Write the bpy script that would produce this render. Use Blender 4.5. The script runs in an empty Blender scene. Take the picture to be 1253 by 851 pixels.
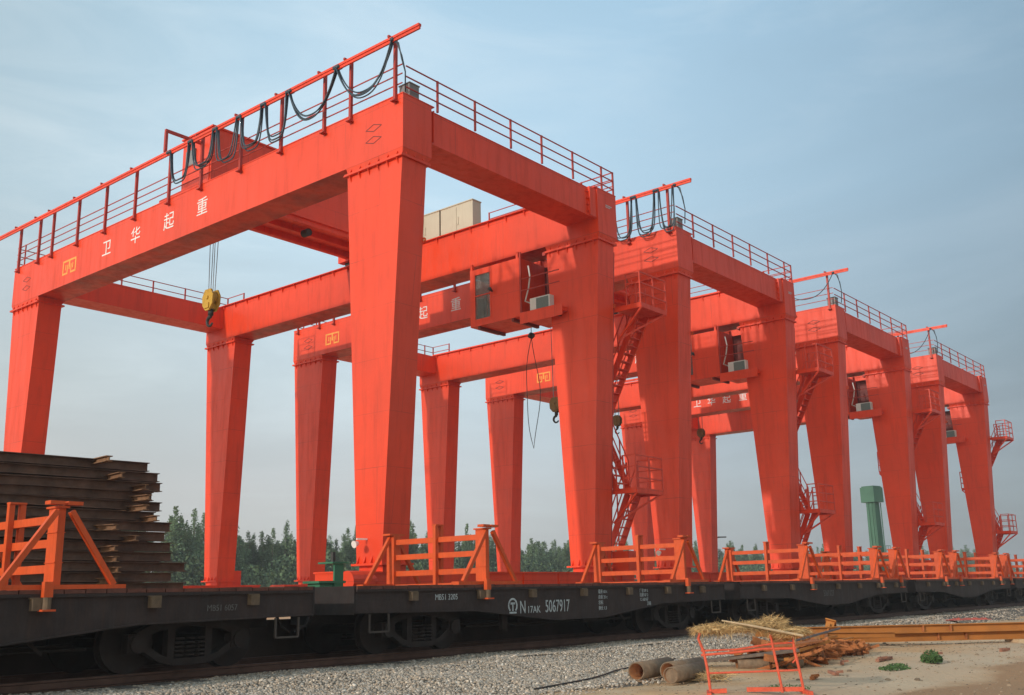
import bpy, math, random
import numpy as np
from mathutils import Vector, Matrix
rnd = random.Random(7)
SC = bpy.context.scene
COL = SC.collection
R = math.radians

# ------------------------------------------------------------ camera
cam_d = bpy.data.cameras.new('camera')
cam = bpy.data.objects.new('camera', cam_d); COL.objects.link(cam)
fwd = Vector((0.74953, 0.61933, 0.23374)).normalized()
rgt = Vector((0.64071, -0.76750, -0.02097)); rgt = (rgt - fwd * rgt.dot(fwd)).normalized()
upv = rgt.cross(fwd)
M = Matrix((rgt, upv, -fwd)).transposed().to_4x4()
M.translation = Vector((0, 0, 1.034))
cam.matrix_world = M
cam_d.sensor_fit = 'HORIZONTAL'; cam_d.sensor_width = 36; cam_d.lens = 35.83
cam_d.clip_start = .1; cam_d.clip_end = 8000
SC.camera = cam

# ------------------------------------------------------------ world, sun, exposure
SUN_EL, SUN_AZ = 18.5, 176.0          # azimuth measured from +X towards +Y
wd = bpy.data.worlds.new('World'); SC.world = wd; wd.use_nodes = True
nt = wd.node_tree; nt.nodes.clear()
out = nt.nodes.new('ShaderNodeOutputWorld'); bg = nt.nodes.new('ShaderNodeBackground')
sky = nt.nodes.new('ShaderNodeTexSky'); sky.sky_type = 'NISHITA'; sky.sun_disc = False
sky.sun_elevation = R(SUN_EL); sky.sun_rotation = R(90 - SUN_AZ) % (2 * math.pi)
sky.air_density = 1.3; sky.dust_density = 2.0; sky.ozone_density = 3.0; sky.altitude = 50
bg.inputs['Strength'].default_value = .14
# thin hazy cloud veil: pale grey blue, denser towards the horizon
tc = nt.nodes.new('ShaderNodeTexCoord'); sp = nt.nodes.new('ShaderNodeSeparateXYZ')
nt.links.new(tc.outputs['Generated'], sp.inputs[0])
rmp = nt.nodes.new('ShaderNodeValToRGB')
rmp.color_ramp.elements[0].position = 0.0; rmp.color_ramp.elements[0].color = (4.7, 4.65, 5.0, 1)
rmp.color_ramp.elements[1].position = .6; rmp.color_ramp.elements[1].color = (2.75, 4.15, 5.5, 1)
e = rmp.color_ramp.elements.new(.1); e.color = (4.8, 4.85, 5.3, 1)
e = rmp.color_ramp.elements.new(.2); e.color = (4.35, 4.95, 5.5, 1)
e = rmp.color_ramp.elements.new(.36); e.color = (3.95, 5.2, 6.3, 1)
nt.links.new(sp.outputs['Z'], rmp.inputs[0])
mp = nt.nodes.new('ShaderNodeMapping'); mp.inputs['Scale'].default_value = (1.3, 1.3, 6)
nt.links.new(tc.outputs['Generated'], mp.inputs[0])
nz = nt.nodes.new('ShaderNodeTexNoise'); nz.inputs['Scale'].default_value = 1.6; nz.inputs['Detail'].default_value = 6
nz.inputs['Roughness'].default_value = .62; nz.inputs['Distortion'].default_value = 1.1
nt.links.new(mp.outputs[0], nz.inputs['Vector'])
cr = nt.nodes.new('ShaderNodeMapRange'); cr.inputs[1].default_value = .45; cr.inputs[2].default_value = .8
cr.inputs[3].default_value = 0; cr.inputs[4].default_value = .5
nt.links.new(nz.outputs[0], cr.inputs[0])
mx0 = nt.nodes.new('ShaderNodeMixRGB'); mx0.inputs[2].default_value = (5.4, 6.0, 6.6, 1)
nt.links.new(cr.outputs[0], mx0.inputs[0]); nt.links.new(rmp.outputs[0], mx0.inputs[1])
mx = nt.nodes.new('ShaderNodeMixRGB'); mx.inputs[0].default_value = .8
nt.links.new(sky.outputs[0], mx.inputs[1]); nt.links.new(mx0.outputs[0], mx.inputs[2])
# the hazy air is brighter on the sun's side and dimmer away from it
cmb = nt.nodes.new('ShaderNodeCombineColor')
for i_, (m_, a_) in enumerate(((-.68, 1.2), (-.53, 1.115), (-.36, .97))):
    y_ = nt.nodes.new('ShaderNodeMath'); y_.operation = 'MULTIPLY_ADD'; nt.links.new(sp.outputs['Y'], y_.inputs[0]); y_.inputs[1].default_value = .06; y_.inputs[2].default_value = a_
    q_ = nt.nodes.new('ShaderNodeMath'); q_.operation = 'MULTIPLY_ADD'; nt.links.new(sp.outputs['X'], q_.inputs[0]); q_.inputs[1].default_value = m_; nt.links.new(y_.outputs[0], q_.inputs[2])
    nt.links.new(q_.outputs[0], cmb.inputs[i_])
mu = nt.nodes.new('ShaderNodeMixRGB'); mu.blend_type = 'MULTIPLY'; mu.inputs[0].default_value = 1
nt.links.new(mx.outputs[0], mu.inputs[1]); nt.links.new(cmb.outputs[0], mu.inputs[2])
# added bright lobe ahead, imitating lens falloff to the corners, ragged at its edge
dt = nt.nodes.new('ShaderNodeVectorMath'); dt.operation = 'DOT_PRODUCT'; nt.links.new(tc.outputs['Generated'], dt.inputs[0]); dt.inputs[1].default_value = (.75, .5, .42)
dn_ = nt.nodes.new('ShaderNodeMath'); dn_.operation = 'MULTIPLY_ADD'; nt.links.new(nz.outputs[0], dn_.inputs[0]); dn_.inputs[1].default_value = .09; nt.links.new(dt.outputs['Value'], dn_.inputs[2])
vr = nt.nodes.new('ShaderNodeMapRange'); vr.interpolation_type = 'SMOOTHSTEP'; nt.links.new(dn_.outputs[0], vr.inputs[0])
for i_, v_ in enumerate((.86, 1.05, 1.0, 1.5)): vr.inputs[i_ + 1].default_value = v_
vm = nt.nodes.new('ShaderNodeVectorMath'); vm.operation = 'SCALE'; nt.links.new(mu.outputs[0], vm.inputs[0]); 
xr = nt.nodes.new('ShaderNodeMapRange'); nt.links.new(sp.outputs['X'], xr.inputs[0])
for i_, v_ in enumerate((.74, 1.0, 1.0, .7)): xr.inputs[i_ + 1].default_value = v_
xm = nt.nodes.new('ShaderNodeMath'); xm.operation = 'MULTIPLY'; nt.links.new(vr.outputs[0], xm.inputs[0]); nt.links.new(xr.outputs[0], xm.inputs[1])
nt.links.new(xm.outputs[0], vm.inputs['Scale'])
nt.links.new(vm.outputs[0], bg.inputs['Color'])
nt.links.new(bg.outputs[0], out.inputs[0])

sl = bpy.data.lights.new('sun', 'SUN'); sl.energy = 2.3; sl.angle = R(1.2); sl.color = (1, .93, .84)
sun = bpy.data.objects.new('sun', sl); COL.objects.link(sun)
sd = Vector((math.cos(R(SUN_AZ)) * math.cos(R(SUN_EL)), math.sin(R(SUN_AZ)) * math.cos(R(SUN_EL)), math.sin(R(SUN_EL))))
sun.rotation_euler = sd.to_track_quat('Z', 'Y').to_euler(); sun.location = (0, 0, 60)
SC.view_settings.view_transform = 'Standard'; SC.view_settings.look = 'None'
SC.view_settings.gamma = 1; SC.view_settings.exposure = 0; SC.view_settings.use_curve_mapping = False

# ------------------------------------------------------------ materials
def mat(name, col, rough=.5, metal=0, spec=.5, var=.12, vscale=1.5, dirt=0, dirtcol=(.05, .035, .025), dirtscale=2.0,
        bump=0, bscale=20, coat=0, attr=None, col2=None, c2scale=1.0, c2lo=.45, c2hi=.6, streak=False, alpha=None, island=False, seams=False):
    m = bpy.data.materials.new(name); m.use_nodes = True
    t = m.node_tree; L = t.links; b = t.nodes['Principled BSDF']
    b.inputs['Roughness'].default_value = rough; b.inputs['Metallic'].default_value = metal
    b.inputs['Specular IOR Level'].default_value = spec; b.inputs['Coat Weight'].default_value = coat
    b.inputs['Coat Roughness'].default_value = .12
    tcn = t.nodes.new('ShaderNodeNewGeometry'); src = tcn.outputs['Position']
    def noise(sc, det=5, rgh=.6, v=None):
        n = t.nodes.new('ShaderNodeTexNoise'); n.inputs['Scale'].default_value = sc
        n.inputs['Detail'].default_value = det; n.inputs['Roughness'].default_value = rgh
        L.new(v or src, n.inputs['Vector']); return n
    def rng(s, lo, hi, a, c):
        r = t.nodes.new('ShaderNodeMapRange'); L.new(s, r.inputs[0])
        for i, v in enumerate((lo, hi, a, c)): r.inputs[i + 1].default_value = v
        return r.outputs[0]
    base = t.nodes.new('ShaderNodeRGB'); base.outputs[0].default_value = (*col, 1); cur = base.outputs[0]
    if attr:
        a = t.nodes.new('ShaderNodeAttribute'); a.attribute_name = attr; cur = a.outputs['Color']
    if col2:
        n = noise(c2scale, 6); mm = t.nodes.new('ShaderNodeMixRGB'); L.new(rng(n.outputs[0], c2lo, c2hi, 0, 1), mm.inputs[0])
        L.new(cur, mm.inputs[1]); mm.inputs[2].default_value = (*col2, 1); cur = mm.outputs[0]
    if var:
        n = noise(vscale); h = t.nodes.new('ShaderNodeHueSaturation'); L.new(rng(n.outputs[0], .3, .7, 1 - var, 1 + var), h.inputs['Value'])
        L.new(cur, h.inputs['Color']); cur = h.outputs[0]
    if island:
        g = t.nodes.new('ShaderNodeNewGeometry'); h = t.nodes.new('ShaderNodeHueSaturation')
        L.new(rng(g.outputs['Random Per Island'], 0, 1, .6, 1.45), h.inputs['Value']); L.new(cur, h.inputs['Color']); cur = h.outputs[0]
    if seams:      # plate seams and weld marks
        sx = t.nodes.new('ShaderNodeSeparateXYZ'); L.new(src, sx.inputs[0]); cx_ = t.nodes.new('ShaderNodeCombineXYZ')
        ad_ = t.nodes.new('ShaderNodeMath'); ad_.operation = 'ADD'; L.new(sx.outputs['X'], ad_.inputs[0]); L.new(sx.outputs['Y'], ad_.inputs[1])
        L.new(ad_.outputs[0], cx_.inputs[0]); L.new(sx.outputs['Z'], cx_.inputs[1])
        br = t.nodes.new('ShaderNodeTexBrick'); L.new(cx_.outputs[0], br.inputs['Vector']); br.inputs['Scale'].default_value = 1
        br.inputs['Mortar Size'].default_value = .008; br.inputs['Mortar Smooth'].default_value = .6; br.inputs['Brick Width'].default_value = 2.6; br.inputs['Row Height'].default_value = 1.35
        n = noise(.9, 3); mm = t.nodes.new('ShaderNodeMixRGB'); ml = t.nodes.new('ShaderNodeMath'); ml.operation = 'MULTIPLY'; L.new(br.outputs['Fac'], ml.inputs[0]); L.new(rng(n.outputs[0], .4, .65, .25, .9), ml.inputs[1])
        L.new(ml.outputs[0], mm.inputs[0]); L.new(cur, mm.inputs[1]); mm.inputs[2].default_value = (.3, .02, .008, 1); cur = mm.outputs[0]
        n = noise(.22, 4); mm = t.nodes.new('ShaderNodeMixRGB'); L.new(rng(n.outputs[0], .45, .7, 0, .35), mm.inputs[0]); L.new(cur, mm.inputs[1]); mm.inputs[2].default_value = (.7, .06, .02, 1); cur = mm.outputs[0]
    if dirt:
        v = src
        if streak:
            mpn = t.nodes.new('ShaderNodeMapping'); mpn.inputs['Scale'].default_value = (3, 3, .35); L.new(src, mpn.inputs[0]); v = mpn.outputs[0]
        n = noise(dirtscale, 8, .7, v); mm = t.nodes.new('ShaderNodeMixRGB'); L.new(rng(n.outputs[0], .5, .8, 0, dirt), mm.inputs[0])
        L.new(cur, mm.inputs[1]); mm.inputs[2].default_value = (*dirtcol, 1); cur = mm.outputs[0]
        L.new(rng(n.outputs[0], .4, .7, rough, min(1, rough + .25)), b.inputs['Roughness'])
    L.new(cur, b.inputs['Base Color'])
    if bump:
        n = noise(bscale, 6); bp = t.nodes.new('ShaderNodeBump'); bp.inputs['Strength'].default_value = bump
        bp.inputs['Distance'].default_value = .03; L.new(n.outputs[0], bp.inputs['Height']); L.new(bp.outputs[0], b.inputs['Normal'])
    return m
RED = mat('red orange paint', (.76, .045, .004), .4, var=.12, vscale=.5, seams=True, dirt=.42, dirtcol=(.28, .03, .018), dirtscale=1.3, bump=.5, bscale=1.1, spec=.5, coat=.0, streak=True)
REDT = mat('rail red with shade in colour', (.4, .028, .014), .5, var=.1)  # crane red darkened to carry the shaded sides of rails and posts
REDS = mat('light red stair paint', (.66, .055, .02), .5, var=.15)
DRED = mat('dark red paint', (.16, .018, .012), .6, var=.2)  # darker red for cab rear panel, cab underframe and lifting marks
GATE = mat('bright orange paint', (.62, .075, .006), .5, var=.12, vscale=4, dirt=.45, dirtcol=(.3, .06, .02), dirtscale=5, streak=True)
WHITE = mat('white paint', (.72, .72, .7), .5, var=.06)
CHALK = mat('chalky white stencil paint', (.42, .46, .47), .8, var=.3, vscale=14)
YEL = mat('faded yellow paint', (.8, .33, .05), .5, var=.15, vscale=6)
YHOOK = mat('hook yellow paint', (.55, .33, .03), .5, var=.3, vscale=5, dirt=.9, dirtcol=(.05, .04, .02), dirtscale=5)
OHOOK = mat('grimy olive hook paint', (.2, .13, .04), .6, var=.3, vscale=5, dirt=.9, dirtcol=(.04, .035, .02), dirtscale=5)
DKSTEEL = mat('dark greasy steel', (.03, .028, .027), .55, metal=.3, var=.3, vscale=6)
CABLE = mat('slate rubber cable', (.035, .055, .075), .5, var=.1)
ROPE = mat('steel wire rope', (.16, .17, .18), .5, metal=.4)
CREAM = mat('cream cabinet paint', (.52, .47, .36), .5, var=.06, dirt=.25, dirtcol=(.3, .22, .14), streak=True)
GLASS = mat('dark window glass', (.035, .045, .045), .06, spec=.8, var=.5, vscale=3)
GREYWIN = mat('grey louvre', (.2, .2, .2), .5)
ACW = mat('off white plastic', (.6, .6, .56), .45)
ACG = mat('grey condenser grille', (.12, .16, .15), .5, var=.2, vscale=30)
WAG = mat('dusty black wagon paint', (.03, .018, .016), .75, var=.35, vscale=3, dirt=.75, dirtcol=(.075, .046, .036), dirtscale=2.5, bump=.3, bscale=15, streak=True)
BOGIE = mat('brown bogie steel', (.018, .011, .0095), .8, var=.35, vscale=5, dirt=.6, dirtcol=(.045, .024, .018), dirtscale=4)
DECK = mat('rusty deck edge', (.13, .045, .03), .85, var=.35, vscale=5, dirt=.6, dirtcol=(.03, .02, .018), dirtscale=4)
STEPM = mat('dirty step iron', (.06, .045, .038), .8, var=.2)
FAINT = mat('faded stencil paint', (.11, .105, .1), .85, var=.4, vscale=14)
POCKET = mat('tan stake pocket', (.13, .085, .05), .8, var=.3, vscale=8)
RUSTRAIL = mat('rusted rail steel', (.1, .052, .034), .75, var=.5, island=True, vscale=3, dirt=.6, dirtcol=(.11, .05, .028), dirtscale=5)
TANRAIL = mat('rusted steel sunlit tone', (.2, .1, .048), .8, var=.35, vscale=6)  # lighter rust tone, sunlight on the cross beam sides put into the colour
RAILTOP = mat('rail steel', (.1, .05, .035), .55, metal=.4, var=.3, vscale=4)
SLEEP = mat('concrete sleeper', (.16, .14, .125), .9, var=.2, vscale=5)
GREEN = mat('green machine paint', (.03, .15, .08), .5, var=.15, vscale=3, dirt=.4, dirtcol=(.03, .05, .035))
FGREEN = mat('grey green steel paint', (.05, .13, .085), .6, var=.15, vscale=.6)
CONC = mat('shade brown concrete', (.06, .042, .034), .95, var=.3, vscale=1.2, dirt=.6, dirtcol=(.05, .035, .03), dirtscale=.8, bump=.4, bscale=8)  # dark brown carries the shade in the gap under the wagons
SCRAP = mat('orange rusted scrap steel', (.36, .12, .035), .85, var=.4, vscale=5, dirt=.6, dirtcol=(.1, .04, .025), dirtscale=8, bump=.5, bscale=30)
BEAM = mat('ochre primed steel beam', (.4, .15, .028), .75, var=.25, vscale=2, dirt=.55, dirtcol=(.2, .07, .025), dirtscale=4)
PIPE = mat('grey brown rusted pipe', (.2, .135, .085), .85, var=.3, vscale=9, dirt=.7, dirtcol=(.22, .1, .05), dirtscale=6, bump=.4, bscale=40)
PIPEIN = mat('rust inside of pipe', (.25, .1, .035), .9, var=.3, vscale=10)
BARR = mat('chipped red barrier paint', (.68, .1, .045), .55, var=.15, vscale=12, dirt=.5, dirtcol=(.25, .06, .03), dirtscale=14)
STRAW = mat('straw', (.5, .33, .15), .95, var=.3, vscale=12, island=True)
WOOD = mat('pale weathered wood', (.5, .36, .22), .85, var=.2, vscale=9)
REDCLOTH = mat('faded red sheet', (.5, .1, .07), .9, var=.25, vscale=7)
BRICK = mat('red brown debris', (.3, .13, .08), .9, var=.3, vscale=9)
LEAF = mat('poplar foliage', (.105, .16, .075), .8, var=.25, vscale=.35, island=True)
LEAF2 = mat('bush foliage', (.055, .105, .025), .8, var=.3, vscale=3, island=True)
BARK = mat('grey bark', (.12, .1, .08), .9, var=.3)
LAMPW = mat('white lamp housing', (.75, .74, .7), .3)
GROUND = mat('sandy ground', (.55, .33, .165), .95, var=.16, vscale=.7, dirt=.3, dirtcol=(.24, .15, .085), dirtscale=1.1, bump=1, bscale=7,
             col2=(.58, .42, .26), c2scale=.5, c2lo=.45, c2hi=.62)
STONE = mat('ballast stone', (.3, .28, .26), .9, attr='tint', var=.1, vscale=40)
BALLAST = mat('ballast bed', (.15, .125, .1), .95, var=.4, vscale=22, dirt=.7, dirtcol=(.09, .08, .07), dirtscale=30, bump=1, bscale=28)

# pale trodden path and brown earth strips laid along the track on the ground material
def ground_bands(m):
    t = m.node_tree; L = t.links; b = t.nodes['Principled BSDF']; cur = b.inputs['Base Color'].links[0].from_socket
    tcn = t.nodes.new('ShaderNodeTexCoord'); sep = t.nodes.new('ShaderNodeSeparateXYZ'); L.new(tcn.outputs['Object'], sep.inputs[0])
    n = t.nodes.new('ShaderNodeTexNoise'); n.inputs['Scale'].default_value = .6; n.inputs['Detail'].default_value = 7; L.new(tcn.outputs['Object'], n.inputs['Vector'])
    ad = t.nodes.new('ShaderNodeMath'); ad.operation = 'MULTIPLY_ADD'; L.new(n.outputs[0], ad.inputs[0]); ad.inputs[1].default_value = 2.2; L.new(sep.outputs['Y'], ad.inputs[2])
    rr = t.nodes.new('ShaderNodeValToRGB'); mr = t.nodes.new('ShaderNodeMapRange'); L.new(ad.outputs[0], mr.inputs[0]); mr.inputs[1].default_value = 4; mr.inputs[2].default_value = 14
    L.new(mr.outputs[0], rr.inputs[0]); E = rr.color_ramp.elements
    E[0].position = .24; E[0].color = (1, 0, 0, 1); E[1].position = .30; E[1].color = (0, 1, 0, 1)
    x = E.new(.42); x.color = (0, 1, 0, 1); x = E.new(.56); x.color = (0, 0, 0, 1)
    s2 = t.nodes.new('ShaderNodeSeparateColor'); L.new(rr.outputs[0], s2.inputs[0])
    m1 = t.nodes.new('ShaderNodeMixRGB'); m1.inputs[2].default_value = (.36, .2, .1, 1); L.new(s2.outputs[0], m1.inputs[0]); L.new(cur, m1.inputs[1])
    mm = t.nodes.new('ShaderNodeMath'); mm.operation = 'MULTIPLY'; mm.inputs[1].default_value = .75; L.new(s2.outputs[1], mm.inputs[0])
    m2 = t.nodes.new('ShaderNodeMixRGB'); m2.inputs[2].default_value = (.54, .395, .265, 1); L.new(mm.outputs[0], m2.inputs[0]); L.new(m1.outputs[0], m2.inputs[1])
    L.new(m2.outputs[0], b.inputs['Base Color'])
ground_bands(GROUND)

# ------------------------------------------------------------ mesh builder
class MB:
    def __init__(s): s.v = []; s.f = []; s.mi = []; s.cur = 0
    def _add(s, vs, fs):
        n = len(s.v); s.v += [tuple(q) for q in vs]; s.f += [tuple(n + i for i in q) for q in fs]; s.mi += [s.cur] * len(fs); return s
    def hexa(s, p):   # bottom 4 (ccw) then top 4
        return s._add(p, [(3, 2, 1, 0), (4, 5, 6, 7), (0, 1, 5, 4), (1, 2, 6, 5), (2, 3, 7, 6), (3, 0, 4, 7)])
    def box(s, x0, x1, y0, y1, z0, z1):
        return s.hexa([(x0, y0, z0), (x1, y0, z0), (x1, y1, z0), (x0, y1, z0), (x0, y0, z1), (x1, y0, z1), (x1, y1, z1), (x0, y1, z1)])
    def taper(s, a, b):   # a=(x0,x1,y0,y1,z) bottom, b top
        q = [(a[0], a[2], a[4]), (a[1], a[2], a[4]), (a[1], a[3], a[4]), (a[0], a[3], a[4])]
        q += [(b[0], b[2], b[4]), (b[1], b[2], b[4]), (b[1], b[3], b[4]), (b[0], b[3], b[4])]
        return s.hexa(q)
    def bar(s, p, q, w, h=None, up=(0, 0, 1)):
        h = h or w; p = Vector(p); q = Vector(q); d = (q - p).normalized(); u = Vector(up)
        if abs(d.dot(u)) > .98: u = Vector((1, 0, 0))
        r = d.cross(u).normalized(); u = r.cross(d)
        a = r * w / 2; b = u * h / 2
        return s.hexa([p - a - b, p + a - b, q + a - b, q - a - b, p - a + b, p + a + b, q + a + b, q - a + b])
    def prism(s, poly, axis, a, b):
        n = len(poly)
        def P(u, v, w): return {'x': (w, u, v), 'y': (u, w, v), 'z': (u, v, w)}[axis]
        vs = [P(u, v, a) for u, v in poly] + [P(u, v, b) for u, v in poly]
        fs = [tuple(range(n))[::-1], tuple(range(n, 2 * n))] + [(i, (i + 1) % n, n + (i + 1) % n, n + i) for i in range(n)]
        return s._add(vs, fs)
    def tube(s, pts, r, n=6, cap=True):
        pts = [Vector(p) for p in pts]; rings = []; base = len(s.v); u = None
        for i, p in enumerate(pts):
            d = (pts[min(i + 1, len(pts) - 1)] - pts[max(i - 1, 0)]).normalized()
            if u is None: u = Vector((0, 0, 1)) if abs(d.z) < .9 else Vector((1, 0, 0))
            u = (u - d * u.dot(d)).normalized(); w = d.cross(u)
            rr = r[i] if isinstance(r, (list, tuple)) else r
            s.v += [tuple(p + u * math.cos(k * 2 * math.pi / n) * rr + w * math.sin(k * 2 * math.pi / n) * rr) for k in range(n)]
        for i in range(len(pts) - 1):
            for k in range(n):
                a = base + i * n + k; b = base + i * n + (k + 1) % n
                s.f.append((a, b, b + n, a + n)); s.mi.append(s.cur)
        if cap:
            s.f.append(tuple(base + k for k in range(n))[::-1]); e = base + (len(pts) - 1) * n
            s.f.append(tuple(e + k for k in range(n))); s.mi += [s.cur] * 2
        return s
    def ring(s, c, axis, r0, r1, h, n=24):     # annulus solid (pipe) of length h
        c = Vector(c); ax = Vector(axis).normalized(); u = ax.orthogonal().normalized(); w = ax.cross(u); b = len(s.v)
        for (rr, hh) in ((r1, 0), (r1, h), (r0, h), (r0, 0)):
            s.v += [tuple(c + ax * hh + u * math.cos(k * 2 * math.pi / n) * rr + w * math.sin(k * 2 * math.pi / n) * rr) for k in range(n)]
        for j in range(4):
            for k in range(n):
                a = b + j * n + k; a2 = b + j * n + (k + 1) % n; c2 = b + ((j + 1) % 4) * n + k; d2 = b + ((j + 1) % 4) * n + (k + 1) % n
                s.f.append((a, a2, d2, c2)); s.mi.append(s.cur)
        return s
    def build(s, name, m, parent=None, smooth=False, off=(0, 0, 0)):
        me = bpy.data.meshes.new(name)
        ox, oy, oz = off
        me.from_pydata([(x - ox, y - oy, z - oz) for x, y, z in s.v], [], s.f)
        ms = m if isinstance(m, (list, tuple)) else [m]
        for k in ms: me.materials.append(k)
        if len(ms) > 1: me.polygons.foreach_set('material_index', s.mi)
        if smooth: me.polygons.foreach_set('use_smooth', [True] * len(me.polygons))
        me.update()
        o = bpy.data.objects.new(name, me); COL.objects.link(o)
        if parent: o.parent = parent
        if not parent: o.location = off
        return o
def empty(name, loc=(0, 0, 0), rz=0):
    o = bpy.data.objects.new(name, None); COL.objects.link(o); o.location = loc; o.rotation_euler.z = rz; o.empty_display_size = .3; return o
def tag(o, label=None, cat=None, group=None, kind=None):
    if label: o['label'] = label
    if cat: o['category'] = cat
    if group: o['group'] = group
    if kind: o['kind'] = kind
    return o
kids = {}
def copy_tree(o, parent=None):
    c = o.copy(); COL.objects.link(c)
    if parent: c.parent = parent
    for ch in o.children: copy_tree(ch, c)
    return c
def text_mesh(body, size, mtl, name, parent, o, right, up, extrude=.004, xs=1.0, align='LEFT', off=(0, 0, 0)):
    cu = bpy.data.curves.new('lettering', 'FONT'); cu.body = body; cu.size = size; cu.extrude = extrude; cu.align_x = align; cu.resolution_u = 3
    to = bpy.data.objects.new('lettering', cu); COL.objects.link(to); bpy.context.view_layer.update()
    me = bpy.data.meshes.new_from_object(to.evaluated_get(bpy.context.evaluated_depsgraph_get()))
    bpy.data.objects.remove(to); bpy.data.curves.remove(cu)
    r = Vector(right); u = Vector(up); n = r.cross(u); O = Vector(o) - Vector(off)
    for v in me.vertices: v.co = O + r * (v.co.x * xs) + u * v.co.y + n * v.co.z
    me.materials.clear(); me.materials.append(mtl); me.name = name
    ob = bpy.data.objects.new(name, me); COL.objects.link(ob); ob.parent = parent; return ob
def join_meshes(obs, name):
    b = MB()
    for o in obs:
        b._add([tuple(v.co) for v in o.data.vertices], [tuple(p.vertices) for p in o.data.polygons])
    m = obs[0].data.materials[0]; par = obs[0].parent
    for o in obs: bpy.data.objects.remove(o)
    return b.build(name, m, par)

# ------------------------------------------------------------ ground and track
_rs = np.random.RandomState(3); _ph = _rs.rand(12) * 6.28; _kx = _rs.uniform(.15, 1.6, 12); _ky = _rs.uniform(.15, 1.6, 12)
def gz(x, y):
    z = -.45
    if -1 < x < 60 and -5 < y < 12.1:
        z += .012 * sum(math.sin(_kx[i] * x + _ky[i] * y + _ph[i]) for i in range(12)) * min(1, (12.1 - y) / 2)
        if 5.2 < y < 7.2: z -= .035 * (math.exp(-((y - 5.8) / .16) ** 2) + math.exp(-((y - 6.9) / .16) ** 2))      # shallow wheel ruts
        z = max(-.52, min(-.39, z))
    return z
def ground():
    xs = np.concatenate([[-500, -200, -60, -20], np.arange(0, 60, .5), [65, 80, 120, 200, 400, 900, 1800]])
    ys = np.concatenate([[-500, -200, -60, -20], np.arange(-5, 12.2, .15), [13, 16.895, 16.9, 20, 30, 50, 100, 300, 900, 1400]])
    v = []; f = []
    for j, y in enumerate(ys):
        for x in xs:
            z = gz(x, y) if y < 16.897 else .35
            v.append((x, y, z))
    nx = len(xs)
    for j in range(len(ys) - 1):
        for i in range(nx - 1): f.append((j * nx + i, j * nx + i + 1, (j + 1) * nx + i + 1, (j + 1) * nx + i))
    b = MB(); b._add(v, f); o = b.build('ground', GROUND, smooth=True); tag(o, kind='structure')
ground()
tag(MB().box(-200, 900, 16.6, 16.88, -.5, .62).build('gap_shade_wall', CONC), 'low dark brown wall put in behind the wagons to darken the gap', 'wall')  # added wall, raised to hide bright ground and keep the gap dark

def ball_z(x, y):   # top of the ballast bed; its toe wanders
    toe = 9.9 + 1.6 * min(1, max(0, (x - 11) / 11.)) + .35 * math.sin(x * .8) + .18 * math.sin(x * 2.3 + 1)
    if x > 22: toe += .02 * (x - 22)
    if y >= 12.9: return -.17 + .015 * math.sin(x * 1.3)
    t = (y - toe) / (12.9 - toe)
    return -.47 + (.3 * max(0, t) ** 1.2 if t > 0 else .3 * t) + .02 * math.sin(x * 1.7 + y * 2.1)
b = MB(); xs = list(np.arange(-6, 60, .4)) + list(np.arange(60, 400, 10)); ys = list(np.arange(9.2, 16.6, .2)) + [16.6]
b._add([(x, y, min(ball_z(x, y), -.17 + .02)) for y in ys for x in xs], [(j * len(xs) + i, j * len(xs) + i + 1, (j + 1) * len(xs) + i + 1, (j + 1) * len(xs) + i) for j in range(len(ys) - 1) for i in range(len(xs) - 1)])
tag(b.build('ballast_bed', BALLAST, smooth=True), kind='structure')

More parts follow.
